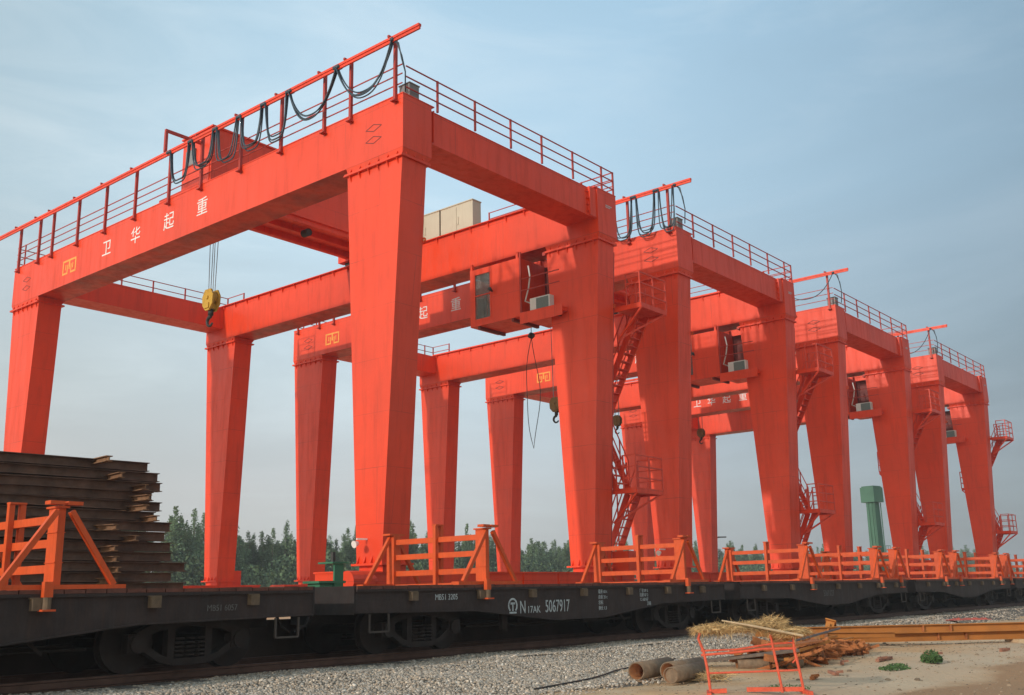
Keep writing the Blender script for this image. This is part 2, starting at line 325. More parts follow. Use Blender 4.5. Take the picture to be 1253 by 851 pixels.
def stones():
    rs = np.random.RandomState(11)
    t = (1 + 5 ** .5) / 2
    iv = np.array([(-1, t, 0), (1, t, 0), (-1, -t, 0), (1, -t, 0), (0, -1, t), (0, 1, t), (0, -1, -t), (0, 1, -t), (t, 0, -1), (t, 0, 1), (-t, 0, -1), (-t, 0, 1)], float)
    iv /= np.linalg.norm(iv[0])
    fa = np.array([(0, 11, 5), (0, 5, 1), (0, 1, 7), (0, 7, 10), (0, 10, 11), (1, 5, 9), (5, 11, 4), (11, 10, 2), (10, 7, 6), (7, 1, 8), (3, 9, 4), (3, 4, 2), (3, 2, 6), (3, 6, 8), (3, 8, 9), (4, 9, 5), (2, 4, 11), (6, 2, 10), (8, 6, 7), (9, 8, 1)])
    P = []
    for x in (rs.rand(120000) ** 1.0):
        pass
    def band(x0, x1, dens):
        n = int((x1 - x0) * 5.0 * dens); X = rs.uniform(x0, x1, n); Y = rs.uniform(9.3, 14.3, n); return X, Y
    sets = [band(6, 14, 850), band(14, 20, 850), band(20, 28, 520), band(28, 40, 230), band(40, 75, 70)]
    X = np.concatenate([s[0] for s in sets]); Y = np.concatenate([s[1] for s in sets])
    Z = np.array([ball_z(x, y) for x, y in zip(X, Y)])
    keep = (Z > -.47) | (rs.rand(len(Z)) < np.exp((Z + .47) * 28) * .5); keep &= ~((Z < -.56))
    vis = X < (Y + 6) * 9; keep &= vis
    X, Y, Z = X[keep], Y[keep], Z[keep]; Z = np.maximum(Z, -.45); n = len(X)
    S = rs.uniform(.012, .03, n) * (1 + .012 * np.maximum(0, X - 20)); S[rs.rand(n) < .02] *= 1.5
    A = rs.randn(n, 3, 3); Q, _ = np.linalg.qr(A)
    sc = rs.uniform(.6, 1.25, (n, 1, 3)); V = iv[None] * sc * rs.uniform(.82, 1.15, (n, 12, 1))
    V = np.einsum('nij,nkj->nki', Q, V) * S[:, None, None]; V[:, :, 2] *= .8
    V += np.stack([X, Y, Z + S * .25], 1)[:, None, :]
    F = fa[None] + (np.arange(n) * 12)[:, None, None]
    me = bpy.data.meshes.new('ballast_stones'); nv = n * 12; nf = n * 20
    me.vertices.add(nv); me.vertices.foreach_set('co', V.reshape(-1).astype(np.float32))
    me.loops.add(nf * 3); me.loops.foreach_set('vertex_index', F.reshape(-1).astype(np.int32))
    me.polygons.add(nf); me.polygons.foreach_set('loop_start', np.arange(0, nf * 3, 3, dtype=np.int32)); me.polygons.foreach_set('loop_total', np.full(nf, 3, dtype=np.int32))
    me.update(calc_edges=True)
    tone = rs.uniform(.13, .34, n); tone[rs.rand(n) < .03] = .5; hue = rs.uniform(-.5, 1, n)
    tone *= 1.38; c = np.stack([tone * (1.14 + .14 * hue), tone * .97, tone * (.8 - .1 * hue), np.ones(n)], 1)
    at = me.color_attributes.new('tint', 'FLOAT_COLOR', 'POINT'); at.data.foreach_set('color', np.repeat(c, 12, 0).reshape(-1).astype(np.float32))
    me.materials.append(STONE); o = bpy.data.objects.new('ballast_stones', me); COL.objects.link(o)
    tag(o, 'loose grey and tan crushed stone gravel beside the track', 'gravel', kind='stuff')
stones()

def pebbles():
    rs = np.random.RandomState(5); b = MB()
    for _ in range(2600):
        x = rs.uniform(11, 34); y = rs.uniform(3.6, 11.2); s_ = rs.uniform(.005, .016) * (1 + (rs.rand() < .05) * 1.5) * (1 + .03 * (x - 12)); a = rs.uniform(0, 6.28); zc = gz(x, y)
        base = len(b.v)
        for (rr, hh) in ((1.0, -.3), (1.05, .25), (.6, .75)):
            b.v += [(x + s_ * rr * rs.uniform(.8, 1.2) * math.cos(a + k * 1.0472), y + s_ * rr * rs.uniform(.8, 1.2) * math.sin(a + k * 1.0472), zc + s_ * hh) for k in range(6)]
        for q in (0, 6): b.f += [(base + q + k, base + q + (k + 1) % 6, base + q + 6 + (k + 1) % 6, base + q + 6 + k) for k in range(6)]
        b.f.append(tuple(base + 12 + k for k in range(6))); b.mi += [0] * 13
    tag(b.build('pebbles', mat('sand pebble', (.25, .18, .12), .95, island=True)), 'small loose stones scattered over the sand', 'pebbles', kind='stuff')
pebbles()
TY = 13.56                       # near face of the wagons
rail_poly = [(-.07, -.15), (.07, -.15), (.07, -.135), (.012, -.12), (.012, -.04), (.036, -.03), (.036, 0), (-.036, 0), (-.036, -.03), (-.012, -.04), (-.012, -.12), (-.07, -.135)]
trk = tag(empty('railway_track', (0, TY + 1.49, -.15)), kind='structure')
for yy in (-.7175 - .036, .7175 + .036):
    MB().prism([(u + yy, v + .15) for u, v in rail_poly], 'x', -12, 380).build('rail', RAILTOP, trk)
b = MB()
for i in range(330): b.box(-10 + i * .6, -9.76 + i * .6, -1.25, 1.25, -.2, -.005)
tag(b.build('sleepers', SLEEP, trk), kind='stuff')

# ------------------------------------------------------------ gantry crane
GZ = .35                         # yard level: crane meshes are written with absolute heights, then lowered
OFF = (0, 0, GZ)
L_, W_, S_ = 21.5, 1.05, 8.645
ZT, ZB, ZF, ZL = 13.63, 12.15, 11.94, 1.76
H_POST = [38.5, 36.92, 35.87, 34.0, 32.09, 30.16, 28.12, 26.32, 24.27, 22.33, 20.42, 19.33, 17.6]
def festoon(crane, hangs, lows, n=4):
    for i in range(len(hangs) - 1):
        a, c, lo = hangs[i], hangs[i + 1], lows[i]
        narrow = abs(a - c) < 1.6; zt = 15.08; b = MB()
        for k in range(n):
            pts = []; dl = rnd.uniform(-.14, .12); yo = rnd.uniform(-.1, .1)
            for j in range(23):
                t = j / 22; q = abs(2 * t - 1); e_ = (1 - q ** 3.6) if narrow else (1 - q ** 2.4)
                wgt = (a - .1 + (c - a + .2) * t if narrow else a + (c - a) * t) + (math.sin(math.pi * t * 2) * .06 if narrow else 0)
                pts.append((-.25 + (k - 2) * .03, wgt - 17.36 + yo * e_, zt - (zt - lo + .16 + dl) * e_))
            b.tube(pts, .021, 5)
        b.box(-.33, -.17, a - 17.36 - .12, a - 17.36 + .12, 15.05, 15.13)
        b.build('festoon_cable', CABLE, crane, True, OFF)
    b = MB(); y = hangs[-1] - 17.36     # tail down to the girder
    for k in range(2): b.tube([(-.25, y, 15.08), (-.22, y - .12 - .05 * k, 14.95), (-.15, y - .22, 14.6 - .1 * k), (.0, y - .2, 14.2), (.1, y - .1, 13.7)], .019, 5)
    b.box(-.33, -.17, y - .05, y + .05, 15.04, 15.12)
    b.build('festoon_cable', CABLE, crane, True, OFF)
def trolley(crane, y, hx, hy, hz, loop=False):
    t = empty('trolley', (0, y, 13.95 - GZ)); t.parent = crane
    o2 = (0, 0, 13.95)
    fb = MB()
    for yy in (.1, .95, 1.85): fb.box(.75, 8.9, yy, yy + .22, 14.02, 14.3)
    fb.box(.7, 1.0, .1, 2.5, 13.93, 14.28); fb.box(8.65, 8.95, .1, 2.5, 13.93, 14.28)
    fb.box(1.0, 8.6, .0, .1, 14.2, 14.34); fb.box(1.0, 8.6, .32, .95, 14.24, 14.3); fb.box(1.0, 8.6, 1.17, 1.85, 14.24, 14.3)
    fb.build('frame', RED, t, off=o2)
    h = MB(); h.box(1.05, 8.4, .04, 1.75, 14.345, 16.35); h.box(1.0, 8.45, -.02, 1.8, 16.353, 16.41); h.box(1.02, 1.05, .12, .2, 14.4, 16.3)
    h.build('machinery_house', RED, t, off=o2)
    MB().box(1.0, 1.046, .95, 1.5, 15.3, 15.85).build('window', GREYWIN, t, off=o2)
    w = MB()
    for xx in (.8, 8.82):
        for yy in (.5, 2.1): w.tube([(xx, yy, 13.93), (xx + .12, yy, 13.93)], .2, 14)
    w.build('wheels', DKSTEEL, t, off=o2)
    a = MB(); a.bar((-.25, .7, 15.2), (-.25, .7, 15.92), .09); a.bar((-.29, .7, 15.96), (1.1, .7, 15.96), .09); a.bar((.0, .7, 15.2), (-.25, .7, 15.2), .06)
    a.build('tow_arm', REDT, t, off=o2)
    k = MB(); k.tube([(5.4, .3, 13.86), (5.4, .62, 13.86)], .14, 12); k.build('hoist_motor', DKSTEEL, t, off=o2)
    # hook block hanging on four ropes
    YH = OHOOK if loop is not None else YHOOK
    hb = empty('hook_block', (hx, hy - y, hz - 13.95)); hb.parent = t; hb.scale = (.82, .82, .82) if loop is not None else (1, 1, 1)
    c = MB()
    for s in (-1, 1): c.prism([(-.28, .25), (-.3, .55), (-.16, .78), (.16, .78), (.3, .55), (.28, .25), (.1, .05), (-.1, .05)], 'x', s * .13 - .03, s * .13 + .03)
    c.build('cheek', YH, hb)
    c = MB(); c.tube([(-.09, 0, .52), (.09, 0, .52)], .21, 14); c.box(-.2, .2, -.12, .12, .12, .3); c.tube([(-.2, 0, .5), (.2, 0, .5)], .07, 10); c.build('sheave', YH, hb)
    c = MB(); c.tube([(0, 0, .1), (0, 0, -.1)], .09, 10)
    pts = [(0, 0, -.08)] + [(0, .02 + .16 * math.sin(a_) , -.3 + .16 * math.cos(a_)) for a_ in [i * .42 for i in range(0, 11)]]
    c.tube(pts, [.06] + [.065 - .003 * i for i in range(11)], 8); c.build('hook', DKSTEEL, hb, True)
    c = MB()
    for dx, dy in ((-.2, -.35), (.1, -.12), (-.1, .12), (.2, .35)): c.tube([(dx * .6, dy * .7, .55), (dx, dy, 13.95 - hz + .2)], .014, 4)
    c.build('rope', ROPE, hb)
    if loop:
        c = MB(); c.tube([(2.14, 25.79 - 17.36 - y + dy, z - 13.95) for dy, z in ((0, 13.95), (0, 11.5))], .016, 5)
        pts = [(2.14, 8.43 - y + .35 * math.sin(math.pi * t_) * sgn + .05 * math.sin(t_ * 9), (11.4 - 4.65 * t_) - 13.95) for sgn, rg in ((-1, range(13)), (1, range(11, -1, -1))) for t_ in [q / 12 for q in rg]]
        pts = [(x, yy + (0), z) for x, yy, z in pts]
        for i_ in range(len(pts)):
            pass
        c.tube(pts, .015, 5); c.tube([(2.14, 8.43 - y - .13, 11.5 - 13.95), (2.14, 8.43 - y, 11.5 - 13.95), (2.14, 8.43 - y + .13, 11.5 - 13.95)], [.08, .15, .08], 10)
        c.build('control_cable', DKSTEEL, t)
    return t
def stairs(crane):
    """zigzag stair on the far side of the near leg of the second girder"""
    X0, X1 = S_ + 1.12, S_ + 1.84; X2, X3 = X1 + .06, X1 + .66
    def flight(xa, xb, p, q):
        st = empty('stair_flight', (xa, p[0], p[1] - GZ)); st.parent = crane
        o = (xa, p[0], p[1]); b = MB()
        for x in (xa, xb): b.bar((x, p[0], p[1]), (x, q[0], q[1]), .05, .2)
        b.build('stringer', RED, st, off=o); b = MB(); n = int((q[1] - p[1]) / .24)
        for i in range(1, n):
            t = i / n; yy = p[0] + (q[0] - p[0]) * t; zz = p[1] + (q[1] - p[1]) * t
            b.box(xa + .03, xb - .03, yy - .1, yy + .1, zz - .015, zz + .01)
        b.build('treads', RED, st, off=o); b = MB()
        for x in (xa, xb):
            for h in (.5, 1.0): b.bar((x, p[0], p[1] + h), (x, q[0], q[1] + h), .03)
            for i in range(5):
                t = i / 4; yy = p[0] + (q[0] - p[0]) * t; zz = p[1] + (q[1] - p[1]) * t; b.bar((x, yy, zz), (x, yy, zz + 1.0), .035)
        b.build('handrail', REDS, st, off=o)
    def platform(y0, y1, z, open_side, x0=X0 - .05, x1=X3 + .1):
        pl = empty('platform', (x0, y0, z - GZ)); pl.parent = crane; o = (x0, y0, z)
        b = MB(); b.box(x0, x1, y0, y1, z - .05, z); b.box(x0 - .02, x0, y0, y1, z - .12, z + .04); b.box(x0, x1, y0 - .02, y0, z - .12, z + .04); b.box(x1, x1 + .02, y0, y1, z - .12, z + .04)
        b.build('deck_plate', RED, pl, off=o); b = MB(); yf = y0 if open_side > 0 else y1; yb = y1 if open_side > 0 else y0
        for h in (.35, .7, 1.05):
            b.bar((x0, yf, z + h), (x1, yf, z + h), .035); b.bar((x1, yf, z + h), (x1, yb, z + h), .035); b.bar((x0, yf, z + h), (x0, yf + (yb - yf) * .5, z + h), .035)
        for x, yy in ((x0, yf), (x1, yf), ((x0 + x1) / 2, yf), (x1, (y0 + y1) / 2), (x1, yb), (x0, yf + (yb - yf) * .5)): b.bar((x, yy, z), (x, yy, z + 1.07), .04)
        b.build('railing', REDS, pl, off=o)
        b = MB(); b.bar((x0 + .05, yf, z - .1), (x0 + .05, y0 + .9 if open_side > 0 else y1 - .9, z - 1.0), .06); b.bar((x1 - .1, yf, z - .1), (x0 + .05, y0 + .9 if open_side > 0 else y1 - .9, z - 1.0), .06)
        b.build('bracket', RED, pl, off=o)
    flight(X2, X3, (2.25, .45), (.62, 4.0)); flight(X0, X1, (.5, 4.05), (1.7, 6.85)); flight(X2, X3, (1.5, 6.9), (-.05, 9.8))
    platform(-.25, .65, 4.05, 1); platform(1.5, 2.3, 6.85, -1); platform(-.75, .3, 9.85, 1)
def cab(crane):
    c = empty('operator_cab', (S_ - .3, 1.6, 9.6 - GZ)); c.parent = crane; o = (S_ - .3, 1.6, 9.6)
    x0, x1 = S_ - .25, S_ + 1.2
    b = MB(); y0, y1 = 3.1, 5.3
    b.box(x0, x1, y0, y1, 9.9, 10.02); b.box(x0, x1, y0, y1, 11.86, 11.93)              # floor roof
    b.box(x0, x0 + .05, y0, 4.37, 10.02, 11.86); b.box(x0, x0 + .05, 5.08, y1, 10.02, 11.86); b.box(x0, x0 + .05, 4.37, 5.08, 11.74, 11.86); b.box(x0, x0 + .05, 4.37, 5.08, 10.02, 10.12)
    b.box(x1 - .05, x1, y0, y1, 10.02, 11.86); b.box(x0 + .05, x1 - .05, y0, y0 + .05, 10.02, 11.86)
    b.box(x0 + .05, x1 - .05, y1 - .05, y1, 10.02, 10.3); b.box(x0 + .05, x1 - .05, y1 - .05, y1, 11.7, 11.86); b.box(x0 + .05, x0 + .13, y1 - .05, y1, 10.3, 11.7); b.box(x1 - .13, x1 - .05, y1 - .05, y1, 10.3, 11.7)
    for yy in (y0 + .05, y1 - .1): b.box(x0 + .01, x0 + .1, yy, yy + .09, 11.93, 12.15); b.box(x1 - .1, x1 - .01, yy, yy + .09, 11.93, 12.15)
    b.build('shell', RED, c, off=o)
    b = MB(); b.box(x0 - .012, x0 - .002, 4.33, 5.12, 11.72, 11.78); b.box(x0 - .012, x0 - .002, 4.33, 5.12, 10.08, 10.14); b.box(x0 - .012, x0 - .002, 4.33, 4.39, 10.14, 11.72); b.box(x0 - .012, x0 - .002, 5.06, 5.12, 10.14, 11.72)
    b.box(x0 - .02, x0 + .0, 4.4, 5.06, 10.95, 10.98); b.build('window_frame', RED, c, off=o)
    gl = mat_glass
    b = MB(); b.box(x0 + .02, x0 + .03, 4.37, 5.08, 10.12, 11.74); b.box(x0 + .13, x1 - .13, y1 - .03, y1 - .02, 10.3, 11.7); b.build('window_glass', gl, c, off=o)
    b = MB(); b.box(x0 + .35, x0 + .8, 4.3, 4.8, 10.02, 10.5); b.box(x0 + .35, x0 + .45, 4.0, 4.4, 10.5, 11.2); b.box(x0 + .15, x0 + .3, 4.8, 5.1, 10.02, 10.9); b.tube([(x0 + .3, 4.7, 10.5), (x0 + .25, 4.8, 11.0)], .03, 6)
    b.build('seat', GREYWIN, c, off=o)
    b = MB(); b.tube([(x0 - .02, 4.28, 11.0), (x0 - .2, 4.25, 11.05)], [.03, .07], 8); b.build('floodlight', DKSTEEL, c, off=o)
    # rear landing with the air conditioner
    b = MB(); b.box(x0, x1 + .1, 1.35, 3.1, 9.78, 9.9); b.box(x0 - .02, x0, 1.35, 3.1, 9.62, 10.0); b.build('landing', RED, c, off=o)
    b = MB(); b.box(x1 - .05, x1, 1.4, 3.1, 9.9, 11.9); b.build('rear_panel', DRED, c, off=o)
    b = MB(); b.bar((x0, 1.45, 11.15), (x0, 3.08, 11.15), .03); b.bar((x0, 1.45, 10.75), (x0, 3.08, 10.75), .03); b.bar((x0, 3.04, 10), (x0, 3.04, 12.1), .05); b.bar((x0 + .2, 2.2, 11.9), (x1, 2.2, 11.9), .12)
    b.build('railing', REDT, c, off=o)
    ac = MB(); ac.box(x0 + .06, x0 + .4, 1.9, 2.72, 9.91, 10.43); aco = ac.build('air_conditioner', ACW, c, off=o)
    g = MB(); g.box(x0 + .045, x0 + .058, 1.95, 2.45, 9.95, 10.39); g.build('grille', ACG, aco, off=o) if False else g.build('grille', ACG, c, off=o)
    b = MB(); b.tube([(x0 + .15, 2.75, 10.3), (x0 + .1, 2.95, 10.4), (x0 + .1, 2.8, 10.8), (x0 + .1, 2.72, 11.2), (x0 + .12, 2.8, 11.6)], .028, 6); b.build('hose', ACW, c, True, off=o)
    b = MB()
    for yy in (1.6, 3.4, 4.9): b.box(x0 + .05, x1 - .05, yy, yy + .1, 9.8, 9.9) if yy > 3.1 else b.box(x0 + .05, x1 - .05, yy, yy + .1, 9.68, 9.78)
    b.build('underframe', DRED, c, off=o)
def mk_glass():
    m = bpy.data.materials.new('cab glass'); m.use_nodes = True; b = m.node_tree.nodes['Principled BSDF']
    b.inputs['Base Color'].default_value = (.55, .6, .58, 1); b.inputs['Roughness'].default_value = .04; b.inputs['Transmission Weight'].default_value = .85; b.inputs['IOR'].default_value = 1.2
    return m
mat_glass = mk_glass()

def crane_proto():
    c = empty('gantry_crane', (16.82, 17.36, GZ))
    # --- girders
    for gi, gx in enumerate((0, S_)):
        b = MB(); b.box(gx, gx + W_, 0, L_, ZB, ZT)
        fl = (gx - .015, gx + W_ + .1) if gi == 0 else (gx - .12, gx + W_ + .015)
        b.box(fl[0], fl[1], -.01, L_ + .01, ZT + .002, ZT + .03)
        # flange caps over the legs
        for ya, yb, sgn in ((0, 2.12, 1), (L_ - 2.12, L_, -1)):
            yi = (ya + .06, yb) if sgn > 0 else (ya, yb - .06)
            b.taper((gx + .04, gx + .91, yi[0], yi[1], ZF + .03), (gx + .002, gx + W_ - .002, ya + .003, yb + .05 if sgn > 0 else yb - .003, ZB - .002))
            b.box(gx - .05, gx + 1.0, yi[0] - .07, yi[1] + .07, ZF, ZF + .03)
            for k in range(6):
                yy = yi[0] + .15 + k * (yi[1] - yi[0] - .3) / 5
                b.prism([(gx - .045, ZF + .032), (gx + .03, ZF + .032), (gx + .03, ZF + .19)], 'y', yy - .012, yy + .012)
            for k in range(3):
                xx = gx + .15 + k * .3
                yy = yi[0] if sgn > 0 else yi[1]
                b.bar((xx, yy - .05 * sgn, ZF + .05), (xx, yy + .01 * sgn, ZF + .2), .02, .02)
        # trolley rail and the brackets under it on the inner side
        ix = gx + W_ if gi == 0 else gx
        sg = 1 if gi == 0 else -1
        b.box(ix - .12 * sg - .03, ix - .12 * sg + .03, .9, L_ - .9, ZT + .03, ZT + .13) if True else None
        for k in range(24):
            yy = 1.35 + k * (L_ - 2.7) / 23
            b.prism([(ix, ZT - .0), (ix + .1 * sg, ZT - .0), (ix, ZT - .22)][::1], 'y', yy - .012, yy + .012)
        g = b.build('girder', RED, c, off=OFF)
        if gi == 0:
            b = MB(); yc, zc = 34.5 - 17.36, 12.8
            def fr(y0, y1, z0, z1): b.box(-.006, -.001, yc + y0, yc + y1, zc + z0, zc + z1)
            fr(-.48, .48, .2, .27); fr(.41, .48, -.27, .2); fr(-.48, -.41, -.27, .2); fr(.1, .4, -.27, -.2); fr(-.4, -.1, -.27, -.2); fr(.1, .16, -.2, .08); fr(-.16, -.1, -.2, .08); fr(-.05, .05, -.1, .2); fr(.22, .28, -.1, .1); fr(-.28, -.22, -.1, .1)
            b.build('company_emblem', YEL, g, off=OFF)
            b = MB()
            for yc, zc in ((1.1, 13.0), (1.1, 12.66), (L_ - 1.1, 13.0), (L_ - 1.1, 12.66)):
                P = [(yc - .3, zc), (yc, zc + .1), (yc + .3, zc), (yc, zc - .1)]
                for i in range(4): b.bar((-.004, *P[i]), (-.004, *P[(i + 1) % 4]), .02, .004, up=(1, 0, 0))
            b.build('lifting_mark', DRED, g, off=OFF)
        else:
            b = MB()
            for i_, (w_, z_) in enumerate(((.34, 13.16), (.26, 13.1))): b.box(gx + .45, gx + .45 + w_, -.006, -.001, z_, z_ + .03)
            b.build('small_lettering', CHALK, g, off=OFF)
    # --- legs
    for gx in (0, S_):
        for near in (1, -1):
            f = lambda y: y if near > 0 else L_ - y
            ya, yb = sorted((f(.06), f(2.15))); yc, yd = sorted((f(.69), f(1.57)))
            b = MB(); b.taper((gx + .04, gx + .905, yc, yd, ZL + .02), (gx + .04, gx + .905, ya, yb, ZF - .032))
            b.box(gx - .05, gx + 1.0, ya - .07, yb + .07, ZF - .03, ZF - .002)
            b.box(gx - .05, gx + 1.0, yc - .1, yd + .1, ZL - .03, ZL + .02)
            for k in range(6):
                yy = ya + .15 + k * (yb - ya - .3) / 5
                b.prism([(gx - .045, ZF - .032), (gx + .045, ZF - .032), (gx + .045, ZF - .22)], 'y', yy - .012, yy + .012)
            for k in range(4):
                yy = yc + .08 + k * (yd - yc - .16) / 3
                b.prism([(gx - .045, ZL + .02), (gx + .045, ZL + .02), (gx + .045, ZL + .22)], 'y', yy - .012, yy + .012)
            b.box(gx + .1, gx + .86, yc + .03, yd - .03, 1.57, ZL - .03)
            lg = b.build('leg', RED, c, off=OFF)
            b = MB()    # lifting lugs and small fittings
            for z_ in (9.9,):
                t_ = (z_ - ZL) / (ZF - ZL); yy = f(.69 + (.06 - .69) * t_)
                b.ring((gx + .9 if z_ > 9.5 else gx + .03, yy - .03, z_), (1, 0, 0), .03, .07, .03, 8)
            b.build('lug', GATE, lg, off=OFF)
    # worklight on the foot of the front leg
    b = MB(); b.bar((.03, 1.2, 2.35), (-.25, 1.25, 2.35), .04); b.tube([(-.22, 1.25, 2.25), (-.34, 1.25, 2.22)], [.05, .09], 10); b.build('worklight', LAMPW, c, off=OFF)
    # --- end beams joining the girders
    for near in (1, -1):
        f = lambda y: y if near > 0 else L_ - y
        ya, yb = sorted((f(.12), f(1.26))); b = MB(); b.box(W_ + .002, S_ - .002, ya, yb, 12.64, 13.56)
        b.box(W_ + .002, S_ - .13, ya - .012, yb + .012, 13.562, 13.58)
        yo = f(.12); s_ = -near
        for xx in (W_ + .1, S_ - .38):
            b.box(xx, xx + .03, min(yo, yo + .1 * s_), max(yo, yo + .1 * s_), 12.66, 13.56)
        if near > 0:
            b.box(S_ - .5, S_ - .01, ya - .05, ya - .002, 12.6, 12.63); b.box(S_ - .36, S_ - .005, ya - .08, ya - .002, 12.63, 13.6)
            for k in range(4): b.box(S_ - .46, S_ - .36, ya - .06, ya - .002, 12.75 + k * .22, 12.78 + k * .22)
        b.build('end_beam', RED, c, off=OFF)
        rb = MB(); yr = f(.05) if near > 0 else f(.05)
        for x_ in (1.33, 2.84, 4.4, 5.86, 7.43, 9.0, 9.66): rb.bar((x_, yr, 13.58), (x_, yr, 14.5), .05)
        for z_ in (13.88, 14.18, 14.48): rb.bar((.15, yr, z_), (9.66, yr, z_), .03); rb.bar((9.64, yr, z_), (9.64, f(1.3), z_), .03)
        rb.bar((9.64, f(1.3), 13.6), (9.64, f(1.3), 14.5), .05)
        rb.build('handrail', REDT, c, off=OFF)
    # --- handrail along the first girder and posts of the cable track
    b = MB()
    for z_ in (13.95, 14.22, 14.48): b.bar((.02, .05, z_), (.02, L_ - .05, z_), .026)
    for k in range(2):
        y0, y1 = (L_ - .05, L_ - 1.2)[k], 0
    b.bar((.02, L_ - .7, 13.66), (.02, L_ - .7, 14.5), .04)
    b.build('handrail', REDT, c, off=OFF)
    b = MB()
    for z_ in (14.0, 14.24, 14.48): b.bar((S_ + 1.0, .05, z_), (S_ + 1.0, 5.45, z_), .026)
    for y_ in (1.8, 3.6, 5.45): b.bar((S_ + 1.0, y_, 13.66), (S_ + 1.0, y_, 14.5), .04)
    b.build('handrail', REDT, c, off=OFF)
    for y_ in H_POST:
        yy = y_ - 17.36; b = MB(); b.box(-.09, -.005, yy - .04, yy + .04, 13.42, 15.24); b.box(-.32, -.09, yy - .03, yy + .03, 15.18, 15.24); b.box(-.16, -.02, yy - .08, yy + .08, 13.44, 13.47)
        b.build('track_post', REDT, c, off=OFF)
    b = MB(); b.box(-.3, -.2, 16.5 - 17.36, 40.2 - 17.36, 15.1, 15.17); b.box(-.275, -.225, 16.5 - 17.36, 40.2 - 17.36, 15.02, 15.1); b.build('cable_track', RED, c, off=OFF)
    # electrical cabinets on the second girder
    for k in range(3):
        b = MB(); yy = 5.85 + k * 1.68; b.box(S_ + .55, S_ + 1.0, yy, yy + 1.6, 13.665, 14.98); b.box(S_ + .52, S_ + 1.02, yy - .02, yy + 1.62, 14.982, 15.02); b.box(S_ + .53, S_ + .548, yy + .8, yy + .82, 13.75, 14.9); b.box(S_ + .525, S_ + .548, yy + .7, yy + .76, 14.2, 14.5)
        b.build('electrical_cabinet', CREAM, c, off=OFF)
    b = MB(); b.box(.35, .7, .12, .5, 13.665, 14.1); b.box(.33, .72, .1, .52, 14.102, 14.13); b.build('junction_box', GREYWIN, c, off=OFF)
    b = MB()       # conduit down the second near leg
    b.tube([(S_ + 1.0, 1.0, 12.3), (S_ + .97, .12, 11.7), (S_ + .95, .72, 1.9)], .035, 6); b.build('conduit', REDT, c, off=OFF)
    # --- travelling carriages
    for near in (1, -1):
        f = lambda y: y if near > 0 else L_ - y
        ya, yb = sorted((f(.78), f(1.48))); b = MB(); b.box(-1.3, S_ + 2.3, ya, yb, .98, 1.57)
        b.box(-1.32, S_ + 2.32, ya - .04, yb + .04, 1.54, 1.572 + .01)
        for k in range(8): b.box(-1.0 + k * 1.6, -.97 + k * 1.6, ya - .03, yb + .03, .99, 1.54)
        cb = b.build('carriage_beam', RED, c, off=OFF)
        for bx in (-.6, 1.2, S_ - .6, S_ + 1.4):
            b = MB(); b.prism([(bx - .6, .55), (bx + .6, .55), (bx + .45, .975), (bx - .45, .975)], 'y', ya + .08, yb - .08); b.build('bogie', RED, cb, off=OFF)
            b = MB()
            for wx in (-.32, .32): b.tube([(bx + wx, ya + .22, .7), (bx + wx, yb - .22, .7)], .3, 16)
            b.build('wheels', DKSTEEL, cb, off=OFF)
        for mx_ in (-.9, S_ + 1.35):
            ym = f(.78 - .28); b = MB()
            if mx_ < 0 : b.tube([(mx_ - .3, ym, 1.35), (mx_ + .35, ym, 1.35)], .24, 14); b.tube([(mx_ + .35, ym, 1.35), (mx_ + .5, ym, 1.35)], .15, 12)
            else: b.box(mx_ - .2, mx_ + .45, ym - .3, ym + .3, 1.59, 2.2)
            b.build('drive_motor', RED, c, off=OFF)
    cab(c); stairs(c)
    return c
proto = crane_proto()
crane_x = [16.82, 30.36, 44.49, 58.62]
labels = ['nearest red gantry crane, its yellow hook hanging at the left, cream cabinets on top',
          'second red gantry crane from the left, standing between the nearest crane and the third',
          'third red gantry crane in the row, between the second and the farthest',
          'farthest red gantry crane at the right end of the row']
cranes = [proto]
for i in range(1, 4): cranes.append(copy_tree(proto))
for i, c in enumerate(cranes):
    c.location = (crane_x[i], 17.36, GZ); tag(c, labels[i], 'gantry crane', 'red gantry cranes in a row beside the track')
for c, ys_ in zip(cranes, ((31.93, 30.08, 28.09, 26.24), (33.75, 31.95, 30.05, 28.1), (31.93, 30.08, 28.09, 26.24), (32.75, 31.7, 30.6, 29.45))):
    g = [k for k in c.children if k.name.startswith('girder')][0]
    [text_mesh(ch, .62, WHITE, 'painted_character', g, (-.003, yy - 17.36 + .31, 12.66), (0, -1, 0), (0, 0, 1), .003, off=OFF) for ch, yy in zip('卫华起重', ys_)]
for g in cranes[1].children:
    for e_ in g.children:
        if e_.name.startswith('company_emblem'): e_.location.y = 1.5
trolley(cranes[0], 27.45 - 17.36, 18.9 - 16.82, 28.65 - 17.36, 10.35, loop=None)
trolley(cranes[1], 24.0 - 17.36, 2.14, 24.6 - 17.36, 8.05, loop=True)
trolley(cranes[2], 30.4 - 17.36, 2.14, 31.1 - 17.36, 9.8)
trolley(cranes[3], 33.2 - 17.36, 2.14, 33.8 - 17.36, 10.9)
festoon(cranes[0], [27.85, 26.63, 25.31, 24.1, 22.9, 21.73, 19.67, 17.48], [14.05, 14.15, 14.1, 14.05, 13.95, 14.15, 14.1])
festoon(cranes[1], [23.4, 22.1, 20.9, 19.9, 18.91, 17.93, 17.15], [13.8, 13.85, 13.8, 13.7, 13.72, 13.68])
festoon(cranes[2], [22.5, 19.9, 17.2], [14.1, 14.1], 1)
festoon(cranes[3], [22.4, 20.1, 17.4], [14.1, 14.1], 1)
